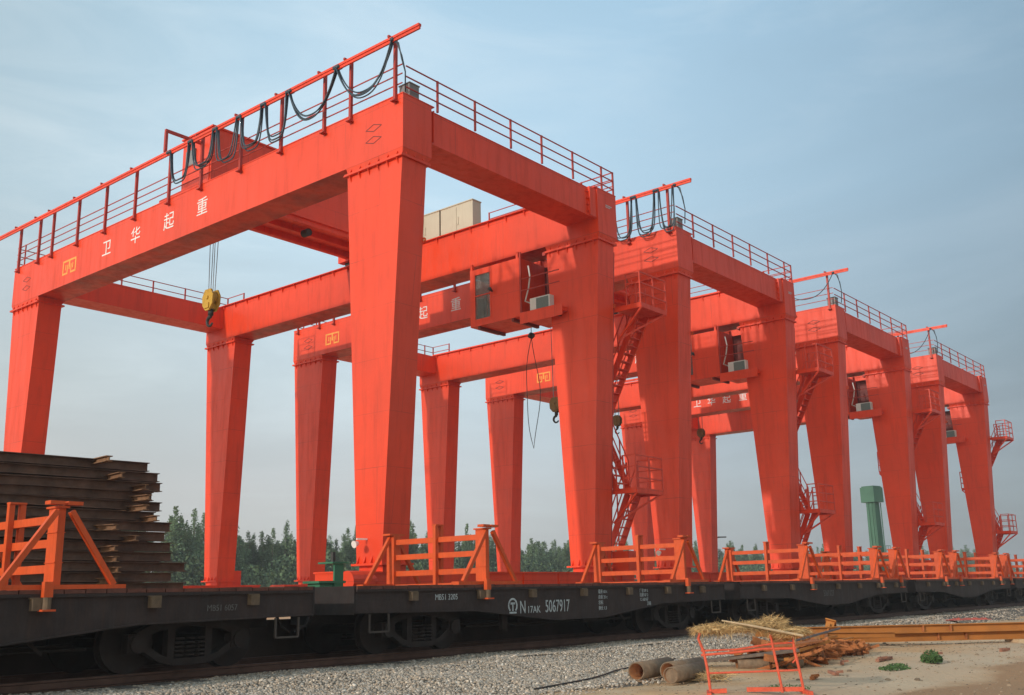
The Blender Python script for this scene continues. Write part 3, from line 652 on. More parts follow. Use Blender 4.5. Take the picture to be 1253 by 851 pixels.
for yy, nm in ((17.36 + 1.13, 0), (17.36 + L_ - 1.13, 0)):
    o = MB().prism([(u + yy, v + .55 - .15 + .0) for u, v in [(a * 1.0, b_ * 1.0 + .15) for a, b_ in rail_poly]], 'x', -30, 400).build('crane_rail', RAILTOP, off=(0, 0, 0)); tag(o, kind='structure')

# ------------------------------------------------------------ flat wagons
def wheelset(par, x, off):
    b = MB(); yc = TY + 1.49
    for s in (-1, 1):
        b.tube([(x, yc + s * .68, .42), (x, yc + s * .79, .42)], .42, 28); b.tube([(x, yc + s * .66, .42), (x, yc + s * .68, .42)], .45, 28)
    b.tube([(x, yc - 1.05, .42), (x, yc + 1.05, .42)], .08, 10); b.build('wheelset', BOGIE, par, off=off)
def make_wagon():
    off = (0, TY, 0); w = empty('flat_wagon', off)
    prof = [(0, 1.14), (13, 1.14), (13, .76), (9.9, .72), (8.3, .56), (7.4, .47), (5.6, .47), (4.7, .56), (3.1, .72), (0, .76)]
    b = MB()
    for ya in (TY + .03, TY + 2.83): b.prism(prof, 'y', ya, ya + .05)
    lip = prof[2:]
    for ya in (TY - .005, TY + 2.8):
        for i in range(len(lip) - 1): b.prism([(lip[i][0], lip[i][1] - .02), (lip[i + 1][0], lip[i + 1][1] - .02), (lip[i + 1][0], lip[i + 1][1] + .003), (lip[i][0], lip[i][1] + .003)], 'y', ya, ya + .13)
    b.box(0, 13, TY - .012, TY + .03, 1.1, 1.142); b.box(0, 13, TY + 2.88, TY + 2.94, 1.1, 1.142)
    b.build('side_sill', WAG, w, off=off)
    b = MB(); b.box(-.04, 0, TY + .02, TY + 2.92, .72, 1.2); b.box(13, 13.04, TY + .02, TY + 2.92, .72, 1.2); b.box(.02, 12.98, TY + 1.2, TY + 1.8, .55, 1.13)
    for k in range(9): b.box(.6 + k * 1.46, .75 + k * 1.46, TY + .09, TY + 2.82, .78, 1.13)
    b.build('underframe', BOGIE, w, off=off)
    b = MB()
    for k in range(43): b.box(.01 + k * .302, .295 + k * .302, TY - .01, TY + 2.97, 1.145, 1.2 + rnd.uniform(-.006, .006))
    b.build('deck', DECK, w, off=off)
    for x in (1.35, 3.2, 4.8, 6.6, 8.4, 10.1, 11.8):
        b = MB(); b.box(x - .08, x + .08, TY - .07, TY + .025, .93, 1.08); b.box(x - .1, x + .1, TY - .035, TY + .026, 1.08, 1.1); b.build('stake_pocket', POCKET, w, off=off)
    for xe, s in ((0, -1), (13, 1)):
        b = MB(); b.box(min(xe, xe + s * .3), max(xe, xe + s * .3), TY + 1.38, TY + 1.6, .78, .98); b.box(min(xe + s * .3, xe + s * .47), max(xe + s * .3, xe + s * .47), TY + 1.3, TY + 1.68, .72, 1.03)
        b.tube([(xe + s * .05, TY + 1.1, .85), (xe + s * .2, TY + 1.1, .55), (xe + s * .42, TY + 1.15, .45)], .03, 6); b.build('coupler', BOGIE, w, off=off)
        b = MB(); b.bar((xe - s * .3, TY, .72), (xe - s * .3, TY, .42), .03); b.bar((xe - s * .75, TY, .72), (xe - s * .75, TY, .42), .03); b.bar((xe - s * .3, TY, .42), (xe - s * .75, TY, .42), .03); b.build('footstep', STEPM, w, off=off)
    for xc in (2.0, 11.0):
        bo = empty('bogie', (xc, 0, 0)); bo.parent = w; o2 = (xc, TY, 0)
        for x in (xc - .875, xc + .875): wheelset(bo, x, o2)
        for s, yy in ((-1, TY + .42), (1, TY + 2.42)):
            b = MB(); pts = [(xc - .875, .52), (xc - .55, .66), (xc, .72), (xc + .55, .66), (xc + .875, .52)]; lo = [(xc - .85, .42), (xc - .5, .2), (xc - .3, .14), (xc + .3, .14), (xc + .5, .2), (xc + .85, .42)]
            for P, h in ((pts, .13), (lo, .1)):
                for i in range(len(P) - 1): b.bar((P[i][0], yy + .07, P[i][1]), (P[i + 1][0], yy + .07, P[i + 1][1]), .16, h)
            for xx in (xc - .32, xc + .32): b.box(xx - .06, xx + .06, yy + .0, yy + .14, .18, .68)
            for xx in (xc - .875, xc + .875): b.box(xx - .16, xx + .16, yy - .02, yy + .16, .3, .56); b.tube([(xx, yy - .06, .42), (xx, yy - .02, .42)], .13, 12)
            b.build('side_frame', BOGIE, bo, off=o2)
            b = MB()
            for sx in (-.18, 0, .18):
                for r_ in range(5): b.tube([(xc + sx, yy + .02, .22 + r_ * .06), (xc + sx, yy + .02, .245 + r_ * .06)], .08, 10)
            b.build('springs', BOGIE, bo, off=o2)
    b = MB(); b.tube([(5.2, TY + .9, .52), (6.3, TY + .9, .52)], .19, 14); b.box(7.4, 8.0, TY + .6, TY + 1.1, .35, .7); b.tube([(3.5, TY + .7, .4), (9.5, TY + .7, .38)], .022, 6); b.tube([(3.5, TY + 1.3, .45), (9.5, TY + 1.2, .42)], .03, 6)
    b.box(4.2, 4.35, TY + .3, TY + .4, .3, .7); b.bar((8.3, TY + .4, .7), (8.7, TY + .35, .35), .04); b.build('brake_gear', BOGIE, w, off=off)
    b = MB()   # hand brake stand at the left end
    return w
wag = make_wagon(); wx0 = -1.85
wlabels = ['dark flat wagon at the left edge, in front of the stack of rusty beams',
           'dark flat wagon with white painted number 5067917 on its side',
           'dark flat wagon coupled right behind the numbered one',
           'dark flat wagon fourth from the left in the train', 'dark flat wagon fifth from the left in the train', 'farthest dark flat wagon at the right edge']
WX = [wx0 + 13.94 * i for i in range(6)]
wagons = [wag] + [copy_tree(wag) for _ in range(5)]
for i, w in enumerate(wagons):
    w.location = (WX[i], TY, 0); tag(w, wlabels[i], 'flat wagon', 'flat wagons of the train')
# writing on the numbered wagon and faint writing on its neighbours
w1 = wagons[1]; lx = 16.15 - WX[1]; off = (0, TY, 0)
obs = [text_mesh('N', .36, CHALK, 'wagon_class', w1, (lx + .36, TY + .026, .62), (1, 0, 0), (0, 0, 1), .002, off=off, xs=.72),
       text_mesh('17AK', .2, CHALK, 'wagon_class', w1, (lx + .60, TY + .026, .62), (1, 0, 0), (0, 0, 1), .002, off=off, xs=.95)]
text_mesh('5067917', .36, CHALK, 'wagon_number', w1, (lx + 1.2, TY + .026, .62), (1, 0, 0), (0, 0, 1), .002, off=off, xs=.68)
join_meshes(obs, 'wagon_class')
b = MB(); cx, cz = lx + .14, .76
pa = [(cx + .13 * math.sin(a), TY + .024, cz + .02 + .13 * math.cos(a)) for a in [R(-140 + i * 20) for i in range(15)]]
for i in range(14): b.bar(pa[i], pa[i + 1], .035, .006, up=(0, 1, 0))
b.bar((cx, TY + .024, cz - .09), (cx, TY + .024, cz + .05), .035, .006, up=(0, 1, 0)); b.bar((cx - .07, TY + .024, cz + .06), (cx + .07, TY + .024, cz + .06), .04, .006, up=(0, 1, 0))
b.bar((cx - .11, TY + .024, cz - .12), (cx + .11, TY + .024, cz - .12), .035, .006, up=(0, 1, 0))
b.build('railway_emblem', CHALK, w1, off=off)
def small_text(w, items, m=None):
    obs = [text_mesh(s, sz, m or CHALK, 'data_lettering', w, (x, TY + .026, z), (1, 0, 0), (0, 0, 1), .002, off=off, xs=.9) for s, sz, x, z in items]
    join_meshes(obs, 'data_lettering')
small_text(w1, [('MB51 3205', .15, 1.95, .93), ('载重 60 t', .1, 7.2, .98), ('自重 21 t', .1, 7.2, .86), ('容积', .1, 7.2, .74), ('换长 1.3', .1, 7.2, .62),
                ('厂修 09 5', .1, 8.9, .98), ('段修 07 2', .1, 8.9, .88), ('1.5 60167', .1, 8.9, .78), ('济南', .1, 9.2, .68)])
small_text(wagons[0], [('MB51 6057', .13, 11.0, .86), ], FAINT)
small_text(wagons[2], [('5061127', .26, 5.5, .72)], FAINT)
# green hand brake machine at the wagon end
t = tag(empty('hand_brake_machine', (11.0, 16.1, 1.2)), 'small green steel machine box standing at the right end of the left wagon', 'machine')
t.location = (14.25, 16.95, 0)
# it stands behind the wagons on the wall coping
t.location = (14.3, 17.05, .35)
MB().box(-.28, .28, -.2, .2, 0, .95).build('body', GREEN, t)
b = MB(); b.box(-.36, .36, -.26, .26, .952, 1.0); b.box(-.33, .0, -.24, -.202, .62, .9); b.box(.06, .3, -.25, -.202, .55, 1.35); b.box(-.02, .42, -.28, .2, 1.352, 1.39); b.build('housing', GREEN, t)
MB().tube([(.18, -.05, 1.39), (.18, -.05, 1.6)], .05, 8).build('knob', DKSTEEL, t)

# ------------------------------------------------------------ load frames (orange gates across the wagons)
def make_gate():
    g = empty('load_frame', (0, TY, 1.2)); off = (0, TY, 1.2)
    def P(y0, y1, x0=-.07, x1=.07, z0=1.203, z1=2.28): return (x0, x1, y0, y1, z0, z1)
    b = MB(); b.box(*P(TY + .1, TY + .37, -.05, .05)); b.box(-.08, .08, TY + .05, TY + .4, 2.282, 2.31); b.box(-.064, .064, TY + .095, TY + .375, 1.55, 1.56); b.box(-.064, .064, TY + .095, TY + .375, 1.95, 1.96)
    b.box(-.36, -.02, TY + .03, TY + .25, 2.322, 2.37) if False else b.box(-.22, -.02, TY + .0, TY + .16, 2.322, 2.37); b.box(.03, .24, TY + .0, TY + .16, 2.322, 2.37)
    b.build('near_post', GATE, g, off=off)
    b = MB(); b.box(*P(TY + 2.68, TY + 2.9, -.1, .1)); b.box(-.22, .22, TY + 2.68, TY + 2.92, 2.282, 2.32); b.build('far_post', GATE, g, off=off)
    for z in (1.42, 1.76, 2.08):
        MB().box(-.04, .04, TY + .372, TY + 2.678, z, z + .11).build('crossbar', GATE, g, off=off)
    b = MB(); b.box(-.12, -.042, TY + 1.42, TY + 1.5, 1.203, 2.42); b.box(.042, .12, TY + 1.42, TY + 1.5, 1.203, 2.42); b.box(-.12, .12, TY + 1.4, TY + 1.52, 2.422, 2.45); b.build('middle_post', GATE, g, off=off)
    for yy in (TY + .045, TY + 2.8):
        for s in (-1, 1):
            MB().bar((s * .1, yy, 2.24), (s * .78, yy, 1.26), .075, .075, up=(0, 1, 0)).build('brace', GATE, g, off=off)
    b = MB(); b.box(-.95, .95, TY + .0, TY + .2, 1.203, 1.262); b.box(-.95, .95, TY + 2.7, TY + 2.9, 1.203, 1.262); b.box(-.06, .06, TY + .2, TY + 2.7, 1.203, 1.25); b.build('base_rail', GATE, g, off=off)
    b = MB(); b.box(-.26, -.14, TY - .11, TY - .02, 1.1, 1.3); b.box(-.29, -.11, TY - .16, TY - .02, .92, .945); cl_ = b.build('clamp', GATE, g, off=off); b = MB(); b.tube([(-.2, TY - .08, .945), (-.2, TY - .08, 1.1)], .055, 10); b.build('clamp_screw', POCKET, cl_, off=off)
    return g
gp = make_gate(); GX = [6.85, 15.62, 23.3, 30.75, 38.5, 45.5, 53.1, 60.3, 67.5]
glabels = ['orange steel load frame at far left in front of the stacked beams', 'orange load frame above the wagon number, right of the nearest crane leg', 'second orange load frame on the numbered wagon, below the crane stairs',
           'orange load frame on the wagon just right of the numbered one', 'orange load frame in front of the green column', 'fourth orange load frame from the right', 'third orange load frame from the right', 'second orange load frame from the right edge', 'orange load frame cut by the right edge']
gates = [gp] + [copy_tree(gp) for _ in GX[1:]]
for i, (g, x) in enumerate(zip(gates, GX)):
    g.location = (x, TY, 1.2); tag(g, glabels[i], 'load frame', 'orange load frames on the wagons')
# a few extra leaner frames carried close together in the distance
for x in (36.6, 43.6, 51.4, 58.9, 74.5, 81):
    g = copy_tree(gp); g.location = (x, TY, 1.2); tag(g, 'one of the distant orange load frames crowded on the right hand wagons', 'load frame', 'distant orange load frames on the wagons')

# ------------------------------------------------------------ rail stack on the left wagon
ih = .135
isec = [(-.1, 0), (.1, 0), (.1, .016), (.008, .022), (.008, .17), (.1, .176), (.1, .19), (-.1, .19), (-.1, .176), (-.008, .17), (-.008, .022), (-.1, .016)]
rail_me = MB().prism(isec, 'x', -11.5, 0).build('steel_rail', RUSTRAIL); cross_me = MB().prism([(-.07, 0), (.07, 0), (.07, .018), (.012, .018), (.012, .1), (.07, .1), (.07, .118), (-.07, .118), (-.07, .1), (-.012, .1), (-.012, .018), (-.07, .018)], 'y', 0, 1.6).build('cross_beam', TANRAIL)
used = False
tops = {0: 12.4, 1: 12.5, 2: 12.6, 3: 12.7, 4: 13.1, 5: 12.75, 6: 13.05, 7: 12.72, 8: 12.72, 9: 12.5, 10: 12.62, 11: 12.22, 12: 12.35, 13: 12.15, 14: 12.35, 15: 12.3, 16: 12.05}
for k in range(17):
    z = .36 + k * .213
    for j in range(5):
        o = rail_me if not used else rail_me.copy()
        if used: COL.objects.link(o)
        used = True
        y = 20.35 + j * .55 + rnd.uniform(-.06, .06); xe = tops[k] - (0 if j == 0 else rnd.uniform(-.1, .9)) + .9 * .55 * j * 0
        o.location = (xe, y, z); o.rotation_euler = (0, rnd.uniform(-.003, .003) - (.012 if k > 13 else 0), rnd.uniform(-.012, .012))
        tag(o, 'dark rusty steel beam lying lengthwise in the tall stack behind the left wagon', 'steel beam', 'dark rusty beams in the stack')
cl = ['lowest', 'second lowest', 'third from the bottom', 'fourth from the bottom', 'fifth from the bottom', 'sixth from the bottom', 'seventh from the bottom', 'fifth from the top', 'fourth from the top', 'third from the top', 'second from the top', 'topmost']
CX = [11.15, 11.2, 11.15, 11.1, 11.55, 11.1, 12.0, 11.75, 11.8, 11.7, 11.15, 10.85]
for k in range(12):
    o = cross_me if k == 0 else cross_me.copy()
    if k: COL.objects.link(o)
    o.location = (CX[k] - .1, 19.65, .36 + .04 + (k + 4.6) * .213 + (.1 if k == 11 else 0)); o.rotation_euler = (rnd.uniform(-.01, .02), 0, rnd.uniform(-.2, .12))
    tag(o, 'tan rusted cross beam end poking out of the dark beam stack, %s' % cl[k], 'cross beam', 'cross beams between the stacked rails')

# ------------------------------------------------------------ things on the ground in front
# broken barrier
bz = -.45; A = Vector((13.55, 7.65, bz)); B = Vector((14.35, 6.6, bz)); H = .9
bar = tag(empty('barrier', A), 'broken orange red tube barrier standing on the sand under the straw mats', 'barrier'); o = tuple(A)
d = (B - A); dn = d.normalized(); pn = Vector((-dn.y, dn.x, 0))
def T(t, z, s=0): return tuple(A + d * t + pn * s + Vector((0, 0, z)))
def bbuild(b, name): return b.build(name, BARR, bar, off=o)
b = MB(); b.tube([T(0, 0), T(-.02, .35), T(-.05, .6), T(-.1, .78), T(-.07, H)], .021, 8); bbuild(b, 'post')
b = MB(); b.tube([T(1.0, 0), T(.97, .3), T(.93, .6), T(.93, H)], .021, 8); b.tube([T(.9, .42), T(.96, .5)], .012, 6); bbuild(b, 'post')
b = MB(); b.tube([T(.77, .02), T(.73, .4), T(.68, H - .05)], .019, 8); bbuild(b, 'post')
b = MB(); b.tube([T(-.08, .55), T(.3, .58), T(.6, .62), T(.95, .62)], .018, 7); bbuild(b, 'rail')
b = MB(); b.tube([T(-.08, .61), T(.3, .62), T(.7, .69), T(.93, .7)], .014, 7); bbuild(b, 'rail')
b = MB(); b.tube([T(-.03, .3), T(.5, .31), T(.95, .32)], .015, 7); bbuild(b, 'rail')
b = MB(); b.bar(T(-.05, .03, -.3), T(0, .03, .22), .06, .05); b.bar(T(0, .05), T(.17, .06), .05, .06); bbuild(b, 'foot')
b = MB(); b.bar(T(1.02, .03, -.3), T(1, .03, .22), .06, .05); b.bar(T(.4, .06, .1), T(1.0, .06, .02), .05, .06); bbuild(b, 'foot')
# straw mats lying over the barrier
def straw_pile(name, label, fn, n, ln, thick=.006, seed=1, group=None, core=None):
    rs = random.Random(seed); b = MB(); b.cur = 0
    if core: core(b)
    for _ in range(n):
        p, dirv = fn(rs); p = Vector(p); dv = Vector(dirv).normalized() * rs.uniform(ln * .4, ln)
        m_ = p + dv * .5 + Vector((rs.uniform(-.02, .02), rs.uniform(-.02, .02), rs.uniform(-.01, .02)))
        s = Vector((rs.uniform(-1, 1), rs.uniform(-1, 1), rs.uniform(-.4, 1))).normalized() * thick
        q = p + dv + Vector((0, 0, -rs.uniform(0, .05)))
        b._add([p - s, p + s, m_ + s, m_ - s, q + s * .3, q - s * .3], [(0, 1, 2, 3), (3, 2, 4, 5)])
    ob = b.build(name, STRAW); return tag(ob, label, 'straw', group)
def lump(b, cs, seed, n=16):
    rs = random.Random(seed)
    for i, (c, rx, ry, rz) in enumerate(cs):
        base = len(b.v); rows = 8
        for a in range(rows + 1):
            for k in range(n):
                th = math.pi * a / rows; ph = 2 * math.pi * k / n; rr = 1 + rs.uniform(-.22, .22)
                x = rx * math.sin(th) * math.cos(ph) * rr; y = ry * math.sin(th) * math.sin(ph) * rr; z = rz * math.cos(th) * rr
                q = Vector(c) + dn * x + pn * y + Vector((0, 0, z)); b.v.append(tuple(q))
        for a in range(rows):
            for k in range(n):
                b.f.append((base + a * n + k, base + a * n + (k + 1) % n, base + (a + 1) * n + (k + 1) % n, base + (a + 1) * n + k)); b.mi.append(0)
lumps = [(T(.05, H - .0, .03), .22, .2, .05), (T(.3, H + .01, .05), .32, .22, .055), (T(.6, H + .04, .1), .3, .18, .055), (T(.75, H + .08, .12), .13, .12, .05), (T(.88, H - .05, .06), .26, .22, .055)]
def fn1(rs):
    c, rx, ry, rz = rs.choice(lumps); a, e = rs.uniform(0, 6.28), math.asin(rs.uniform(-.6, 1))
    q = Vector(c) + dn * rx * math.cos(a) * math.cos(e) + pn * ry * math.sin(a) * math.cos(e) + Vector((0, 0, rz * math.sin(e)))
    return q, dn * rs.uniform(-1, 1) + pn * rs.uniform(-.5, .5) + Vector((0, 0, rs.uniform(-.35, .3)))
straw_pile('straw_mat', 'heap of yellow straw matting thrown over the broken barrier', fn1, 6500, .17, .0035, 3, core=lambda b: lump(b, lumps, 5))
b = MB(); b.tube([T(.15, H + .13, -.15), T(.5, H + .04, -.2), T(1.0, H - .1, -.22)], [.012, .016, .018], 8); tag(b.build('wooden_pole', WOOD), 'pale thin wooden pole lying across the straw', 'pole')
# pipes
def pipe(x, y, ln, r, ang, label, z=-.45, tilt=0):
    c = Vector((x, y, z + r)); ax = Vector((math.cos(ang), math.sin(ang), tilt)).normalized()
    b = MB(); b.ring(c, ax, r * .86, r, ln, 28); b.cur = 1
    p = empty('steel_pipe', (x, y, z)); tag(p, label, 'pipe', 'rusty pipe pieces on the sand')
    b.mi = [0] * len(b.mi)
    for i in range(2 * 28, 3 * 28): b.mi[i] = 1
    b.build('pipe_wall', [PIPE, PIPEIN], p, True, off=(x, y, z)); return p
pipe(15.1, 9.92, 1.35, .15, R(8), 'leftmost thick rusty pipe piece lying on the sand')
pp = pipe(15.35, 9.45, 1.25, .15, R(6), 'rusty pipe piece with a thick rim, lying in the middle of three')
p3 = pipe(14.85, 9.1, 1.3, .13, R(8), 'shorter grey pipe piece with a plugged end, nearest of three')
b = MB(); b.tube([(.02, 0, .13), (.05, .0, .13)], .112, 20); b.build('end_plug', PIPE, p3)
def fn2(rs): return (15.85 + rs.gauss(0, .16), 8.9 + rs.gauss(0, .14), -.45 + rs.uniform(0, .09)), (rs.uniform(-1, 1), rs.uniform(-1, 1), rs.uniform(-.1, .3))
straw_pile('straw_tuft', 'wisp of loose straw beside the pipes at the barrier foot', fn2, 450, .3, .004, 9)
# pipe and plank behind the barrier
pipe(17.95, 9.55, 1.25, .1, R(-46), 'long brown pipe lying behind the barrier under planks')
b = MB(); b.bar((17.6, 10.15, -.3), (18.6, 8.6, -.12), .24, .05); tag(b.build('plank', mat('grey plank', (.15, .11, .085), .9, var=.3, vscale=9)), 'dark weathered plank lying above the pipe behind the barrier', 'plank')
b = MB(); b.bar((17.9, 9.7, -.16), (19.6, 8.6, .0), .34, .03); tag(b.build('sheet_plate', SCRAP), 'thin rusted plate leaning on the planks behind the barrier', 'plate')
b = MB(); b.bar((17.37, 8.2, .08), (21.2, 8.85, .17), .035, .035); tag(b.build('steel_bar', mat('blue grey bar', (.12, .12, .13), .5, metal=.3)), 'dark grey straight bar resting on the scrap heap', 'bar')
# scrap heap: each bent piece is its own thing
rs = random.Random(21)
def scrap_piece(x, y, z, s, kind):
    b = MB(); a = rs.uniform(0, 3.14); t1 = rs.uniform(-.5, .5); d1 = Vector((math.cos(a), math.sin(a), t1)).normalized(); d2 = Vector((math.cos(a + rs.uniform(.4, 1.6)), math.sin(a + rs.uniform(.4, 1.6)), rs.uniform(-.5, .4))).normalized()
    p0 = Vector((0, 0, 0)); p1 = d1 * s; p2 = p1 + d2 * s * .6
    if kind == 0:
        b.bar(p0 - p1 * .8, p1 * .8, .07, .012); b.bar(p0 - p1 * .8 + Vector((0, 0, .03)), p1 * .8 + Vector((0, 0, .03)), .012, .05)
    elif kind == 1:
        w = d1.cross(d2).normalized() * rs.uniform(.015, .07); q0, q1, q2 = p0 - p1 * .5, p1 * .5, p1 * .5 + d2 * s * .5
        th = Vector((0, 0, .012))
        for u, v in ((q0, q1), (q1, q2)): b.hexa([u - w - th, u + w - th, v + w - th, v - w - th, u - w + th, u + w + th, v + w + th, v - w + th])
    else:
        b.tube([p0 - p1 * .5, p0 + Vector((0, 0, s * .12)), p1 * .4, p1 * .4 + d2 * s * .5], .022, 6)
    ob = b.build('scrap_metal', SCRAP); ob.location = (x, y, z); return tag(ob, 'bent orange rusted scrap piece in the heap between barrier and beams', 'scrap', 'rusty scrap metal pieces in the heap')
for i in range(280):
    u = rs.random(); cx, cy = 18.4 + u * 5.6 + rs.gauss(0, .3), 8.75 + u * 1.0 + rs.gauss(0, .3) + (.6 * (u < .4)) * rs.random()
    hmax = .27 * math.exp(-((u - .35) / .4) ** 2) + .06
    scrap_piece(cx, cy, -.42 + rs.random() * hmax, rs.uniform(.2, .55), rs.choice((0, 1, 1, 2)))
for i in range(22):
    u = rs.random(); b = MB(); L2 = rs.uniform(1.2, 2.4); b.bar((-L2 / 2, 0, 0), (L2 / 2, 0, 0), rs.choice((.05, .09, .16)), rs.choice((.02, .05)))
    ob = b.build('scrap_metal', rs.choice((SCRAP, BEAM))); ob.location = (19.2 + u * 4.0, 8.8 + u * 1.2 + rs.gauss(0, .15), -.36 + rs.random() * .26); ob.rotation_euler = (0, rs.uniform(-.16, .1), rs.uniform(-.5, .6)); tag(ob, 'long straight rusted strip slanting through the scrap heap', 'scrap', 'long strips in the scrap heap')
b = MB(); b.box(-.1, .1, -.1, .1, 0, .5); b.box(-.16, .16, -.13, .13, .5, .53)
b.box(-.2, -.1, -.02, .02, .05, .4)
ob = b.build('bracket_piece', BEAM); ob.location = (25.2, 10.9, -.3); ob.rotation_euler = (.3, .5, .4); tag(ob, 'upright ochre bracket sticking up at the left end of the beams', 'bracket')
# long beams
hsec = [(-.1, 0), (.1, 0), (.1, .018), (.01, .018), (.01, .182), (.1, .182), (.1, .2), (-.1, .2), (-.1, .182), (-.01, .182), (-.01, .018), (-.1, .018)]
bd = Vector((2.9, -3.3, 0)).normalized(); ba = math.atan2(bd.y, bd.x)
beam_lab = [('lower long ochre steel beam lying on timber blocks', (24.4, 12.0, -.36), 0), ('upper long ochre steel beam stacked on the lower one', (24.0, 12.2, -.155), .012), ('ochre steel beam lying behind the stacked pair', (25.0, 12.3, -.33), -.02), ('thin rusty beam slanting off the left end of the beam stack', (22.6, 11.2, -.12), .14)]
for i, (lb, p, da) in enumerate(beam_lab):
    h = MB(); h.prism(hsec if i < 3 else [(u * .6, v * .6) for u, v in hsec], 'x', 0, 14 if i < 3 else 3.2); ob = h.build('steel_beam', BEAM); ob.location = p; ob.rotation_euler = (0, .02 if i == 3 else 0, ba + da); tag(ob, lb, 'beam', 'ochre steel beams')
    if i < 2:
        h = MB()
        for xx in (4.2, 4.9, 7.7): h.box(xx, xx + .03, -.09, -.012, .018, .182)
        h.build('stiffener', SCRAP, ob)
for i, t_ in enumerate((1.6, 6.2)):
    p = Vector((24.4, 12.0, 0)) + bd * t_; ob = MB().box(-.12, .12, -.35, .35, 0, .1).build('timber_block', WOOD); ob.location = (p.x, p.y, -.46); ob.rotation_euler.z = ba; tag(ob, ['timber block under the left half of the beams', 'timber block under the right half of the beams'][i], 'block', 'timber blocks')
# debris, bush, cloth
for i, (x, y, l, a, lb) in enumerate(((20.6, 7.9, .75, .0, 'rust brown stick lying on the sand left of the green bush'), (22.4, 7.35, .4, .9, 'short brown offcut lying right of the green bush'), (16.3, 7.35, .3, .2, 'small orange scrap lump just right of the barrier foot'), (17.2, 7.3, .22, 1, 'flat rust flake on the sand right of the barrier'), (19.6, 8.2, .3, .4, 'thin rusty strip in front of the scrap heap'), (24.3, 6.6, .3, -.3, 'reddish fragment on the pale path at the right'))):
    b = MB(); b.bar((0, 0, .03), (l * math.cos(a), l * math.sin(a), .04 + .02 * (i % 2)), .07, .05); b.bar((l * .2, .03, .06), (l * .5, -.06, .07), .05, .04); ob = b.build('debris', BRICK if i != 2 else SCRAP); ob.location = (x, y, -.44); tag(ob, lb, 'debris')
def clump(name, x, y, z, r, h, n, leaf, label, cat, seed):
    rs = random.Random(seed); b = MB()
    for _ in range(n):
        a = rs.uniform(0, 6.28); q = rs.random() ** .5 * r; zz = rs.uniform(0, h) * (1 - (q / r) ** 2 * .6); p = Vector((q * math.cos(a), q * math.sin(a), zz)); u = Vector((rs.gauss(0, 1), rs.gauss(0, 1), rs.gauss(0, 1))).normalized() * leaf; w = u.orthogonal().normalized() * leaf * .5
        b._add([p - u, p + w, p + u, p - w], [(0, 1, 2, 3)])
    ob = b.build(name, LEAF2); ob.location = (x, y, z); return tag(ob, label, cat)
clump('bush', 21.2, 7.05, -.46, .2, .24, 520, .035, 'small round dark green bush growing on the sand', 'bush', 1)
clump('weed', 18.9, 6.95, -.44, .28, .07, 260, .03, 'low patch of bright green weed on the sand', 'weed', 2)
clump('weed', 19.6, 7.15, -.44, .18, .06, 140, .03, 'tiny sprig of weed right of the green patch', 'weed', 4)
clump('weed', 14.9, 7.1, -.44, .35, .05, 160, .02, 'sparse weed tufts under the broken barrier', 'weed', 5)
b = MB(); rs = random.Random(4); nx, ny = 22, 8
b._add([(i * .11, j * .12 - .4 + .05 * math.sin(i), .02 + abs(.09 * math.sin(i * 1.1 + j * .7)) * rs.random() * math.sin(math.pi * j / (ny - 1))) for j in range(ny) for i in range(nx)], [(j * nx + i, j * nx + i + 1, (j + 1) * nx + i + 1, (j + 1) * nx + i) for j in range(ny - 1) for i in range(nx - 1)])
ob = b.build('plastic_sheet', REDCLOTH); ob.location = (39.5, 13.2, -.3); ob.rotation_euler.z = R(-48); sol = ob.modifiers.new('th', 'SOLIDIFY'); sol.thickness = .01; tag(ob, 'crumpled faded red sheet lying on the gravel at the right', 'sheet')
# black hose along the gravel edge
b = MB(); b.tube([(x, 10.05 + (x - 12) * .24 + .12 * math.sin(x * 1.2), max(-.44, ball_z(x, 10.05 + (x - 12) * .24 + .12 * math.sin(x * 1.2))) + .03) for x in np.arange(12.8, 19.5, .25)], .014, 6)
tag(b.build('hose', DKSTEEL), 'thin black hose lying along the edge of the gravel', 'hose')

# ------------------------------------------------------------ far things: trees, green column, lamps
def make_tree(seed, h, spread):
    rs = random.Random(seed); t = empty('poplar_tree', (0, 0, 0))
    b = MB(); b.tube([(0, 0, 0), (.1, 0, h * .3), (-.05, .1, h * .6), (0, 0, h * .93)], [.22, .16, .1, .02], 7)
    limbs = []
    for k in range(22):                      # steep leaders
        z = h * (.04 + .6 * rs.random()); a = rs.uniform(0, 6.28); l = h * rs.uniform(.2, .42); out_ = spread * rs.uniform(.25, 1) * (1 - .5 * z / h)
        top = min(z + l, h * rs.uniform(.78, 1.0)); p0 = Vector((0, 0, z)); pm = Vector((math.cos(a) * out_ * .8, math.sin(a) * out_ * .8, z + (top - z) * .35)); p1 = Vector((math.cos(a) * out_, math.sin(a) * out_, top))
        b.tube([p0, pm, p1], [.05, .035, .01], 4); limbs += [(p0, pm), (pm, p1), (pm, p1)]
    limbs += [(Vector((0, 0, h * .6)), Vector((rs.uniform(-.2, .2), 0, h)))] * 3
    b.build('trunk', BARK, t)
    V = []; F = []
    for i in range(8500):
        p0, p1 = rs.choice(limbs); s = rs.uniform(.15, 1.08); p = p0.lerp(p1, s); rad = .42 * (1.2 - s) + .14
        p = p + Vector((rs.gauss(0, rad * .55), rs.gauss(0, rad * .55), rs.gauss(0, rad * .7)))
        if p.z < .2: p.z = rs.uniform(.2, 1)
        u = Vector((rs.gauss(0, 1), rs.gauss(0, 1), rs.gauss(0, 1))).normalized() * rs.uniform(.07, .15); w = u.orthogonal().normalized() * u.length * .7
        n = len(V); V += [tuple(p - u), tuple(p + w), tuple(p + u), tuple(p - w)]; F.append((n, n + 1, n + 2, n + 3))
    b = MB(); b._add(V, F); b.build('crown', LEAF, t); return t
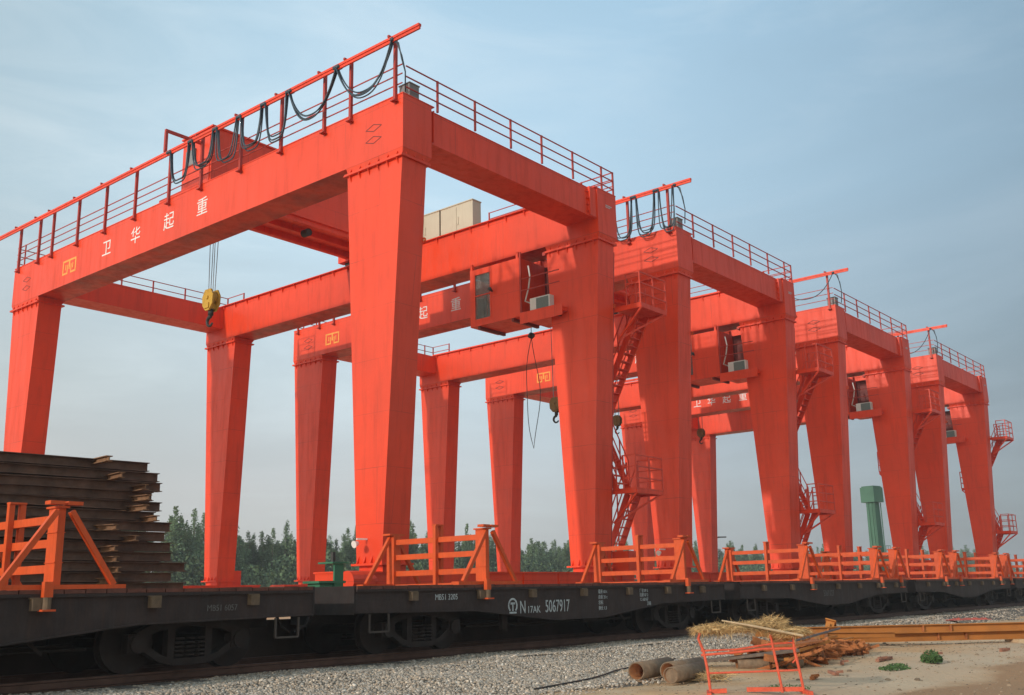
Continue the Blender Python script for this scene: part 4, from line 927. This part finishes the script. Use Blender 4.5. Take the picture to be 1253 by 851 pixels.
protos = [make_tree(i + 40, 9.6 + (i % 3) * .6, 1.5 + .25 * (i % 4)) for i in range(7)]
first = [True] * 7
def place_tree(x, y, s, sz, label, group):
    k = rnd.randrange(7)
    if first[k]: t = protos[k]; first[k] = False
    else: t = copy_tree(protos[k])
    t.location = (x, y, GZ); t.rotation_euler.z = rnd.uniform(0, 6.28); t.scale = (s, s, sz); tag(t, label, 'tree', group)
x = 60
while x < 300:
    hh = .92 + .07 * math.sin(x * .13) + rnd.uniform(-.12, .1)
    if x > 150: hh *= 1.0
    place_tree(x, 108 + rnd.uniform(-3, 3), rnd.uniform(.85, 1.1), hh, 'tall slim green poplar in the tree row beyond the cranes', 'poplars in the front tree row beyond the yard')
    x += rnd.uniform(1.1, 1.8) if x < 150 else rnd.uniform(2.2, 3.6)
x = 58
while x < 330:
    place_tree(x, 118 + rnd.uniform(-4, 4), rnd.uniform(1.5, 1.9), .86 + rnd.uniform(-.12, .08), 'poplar half hidden behind the front tree row', 'poplars in the rear tree row beyond the yard')
    x += rnd.uniform(2.2, 3.2)
x = 330
while x < 620:
    place_tree(x, 118 + rnd.uniform(-10, 10), rnd.uniform(1.8, 2.6), rnd.uniform(1.0, 1.45), 'broad distant tree near the right edge beyond the cranes', 'distant trees at the right')
    x += rnd.uniform(7, 11)
for k in range(7):
    if first[k]: 
        for ch in list(protos[k].children): bpy.data.objects.remove(ch)
        bpy.data.objects.remove(protos[k])
# undergrowth along the foot of the trees
rs = np.random.RandomState(8); n = 70000
X = rs.uniform(50, 420, n); Y = 104 + rs.uniform(-2, 4, n); Z = GZ + rs.rand(n) ** .8 * (5.2 + 1.2 * np.sin(X * .31) + .6 * np.sin(X * 1.1))
P = np.stack([X, Y, Z], 1); U = rs.randn(n, 3); U /= np.linalg.norm(U, axis=1)[:, None]; Wv = np.cross(U, rs.randn(n, 3)); Wv /= np.linalg.norm(Wv, axis=1)[:, None]; s = rs.uniform(.12, .26, n)[:, None]
V = np.stack([P - U * s, P + Wv * s * .7, P + U * s, P - Wv * s * .7], 1).reshape(-1, 3)
b = MB(); b.v = [tuple(q) for q in V]; b.f = [(4 * i, 4 * i + 1, 4 * i + 2, 4 * i + 3) for i in range(n)]; b.mi = [0] * n
tag(b.build('undergrowth', LEAF), 'dark green undergrowth along the foot of the poplars', 'undergrowth', kind='stuff')
# green column beyond
gc = tag(empty('green_column', (120.8, 45, GZ)), 'tall grey green steel column with a box head seen between the cranes', 'column'); gc.rotation_euler.z = R(-12); gc.scale = (.64, .64, 1)
b = MB(); b.taper((-1.0, 1.0, -.9, .9, 0), (-.95, .95, -.75, .75, 12.0 - 1.9)); b.build('shaft', FGREEN, gc)
b = MB()
for xx in (-1.06, .94): b.box(xx, xx + .12, -1.05, -.9, 0, 10.1)
for yy in (-.5, .2): b.box(-1.12, -.99, yy, yy + .25, 0, 10.1)
b.build('corner_rib', FGREEN, gc)
b = MB(); b.box(-1.5, 1.5, -1.4, 1.4, 10.15, 11.9); b.box(-1.3, 1.3, -1.2, 1.2, 11.9, 12.05); b.build('head', FGREEN, gc)
b = MB(); b.box(1.0, 2.6, -1.2, -.2, 3.9, 4.0)
for xx in (1.1, 1.8, 2.55): b.bar((xx, -1.15, 4), (xx, -1.15, 5.1), .06)
for z_ in (4.6, 5.1): b.bar((1.1, -1.15, z_), (2.55, -1.15, z_), .06)
b.build('side_platform', FGREEN, gc)
def lamp(x, y, h, label):
    t = tag(empty('street_lamp', (x, y, GZ)), label, 'street lamp')
    MB().tube([(0, 0, 0), (0, 0, h * .6), (0, 0, h)], [.1, .07, .05], 8).build('pole', ROPE, t)
    b = MB(); b.tube([(0, 0, h), (.9, -1.0, h + .25)], .04, 6); b.build('arm', ROPE, t)
    b = MB(); b.box(-.15, .15, -.5, .5, -.06, .08); q = b.build('lamp_head', DKSTEEL, t); q.location = (1.15, -1.25, h + .3); q.rotation_euler.z = R(45)
lamp(110.2, 61.3, 6.3, 'small distant street lamp seen left of the third crane legs')

# ------------------------------------------------------------ haze in the air
hb_ = MB().box(-510, 1810, -510, 1410, -1.6, 22).build('haze', [mat('haze', (1, 1, 1))]); tag(hb_, kind='stuff', label='thin pale summer haze in the air')
hm = bpy.data.materials.new('haze air'); hm.use_nodes = True; hn = hm.node_tree; hn.nodes.clear()
ho = hn.nodes.new('ShaderNodeOutputMaterial'); hv = hn.nodes.new('ShaderNodeVolumePrincipled')
hv.inputs['Density'].default_value = .0007; hv.inputs['Color'].default_value = (.82, .86, .9, 1); hn.links.new(hv.outputs[0], ho.inputs['Volume'])
hb_.data.materials.clear(); hb_.data.materials.append(hm)
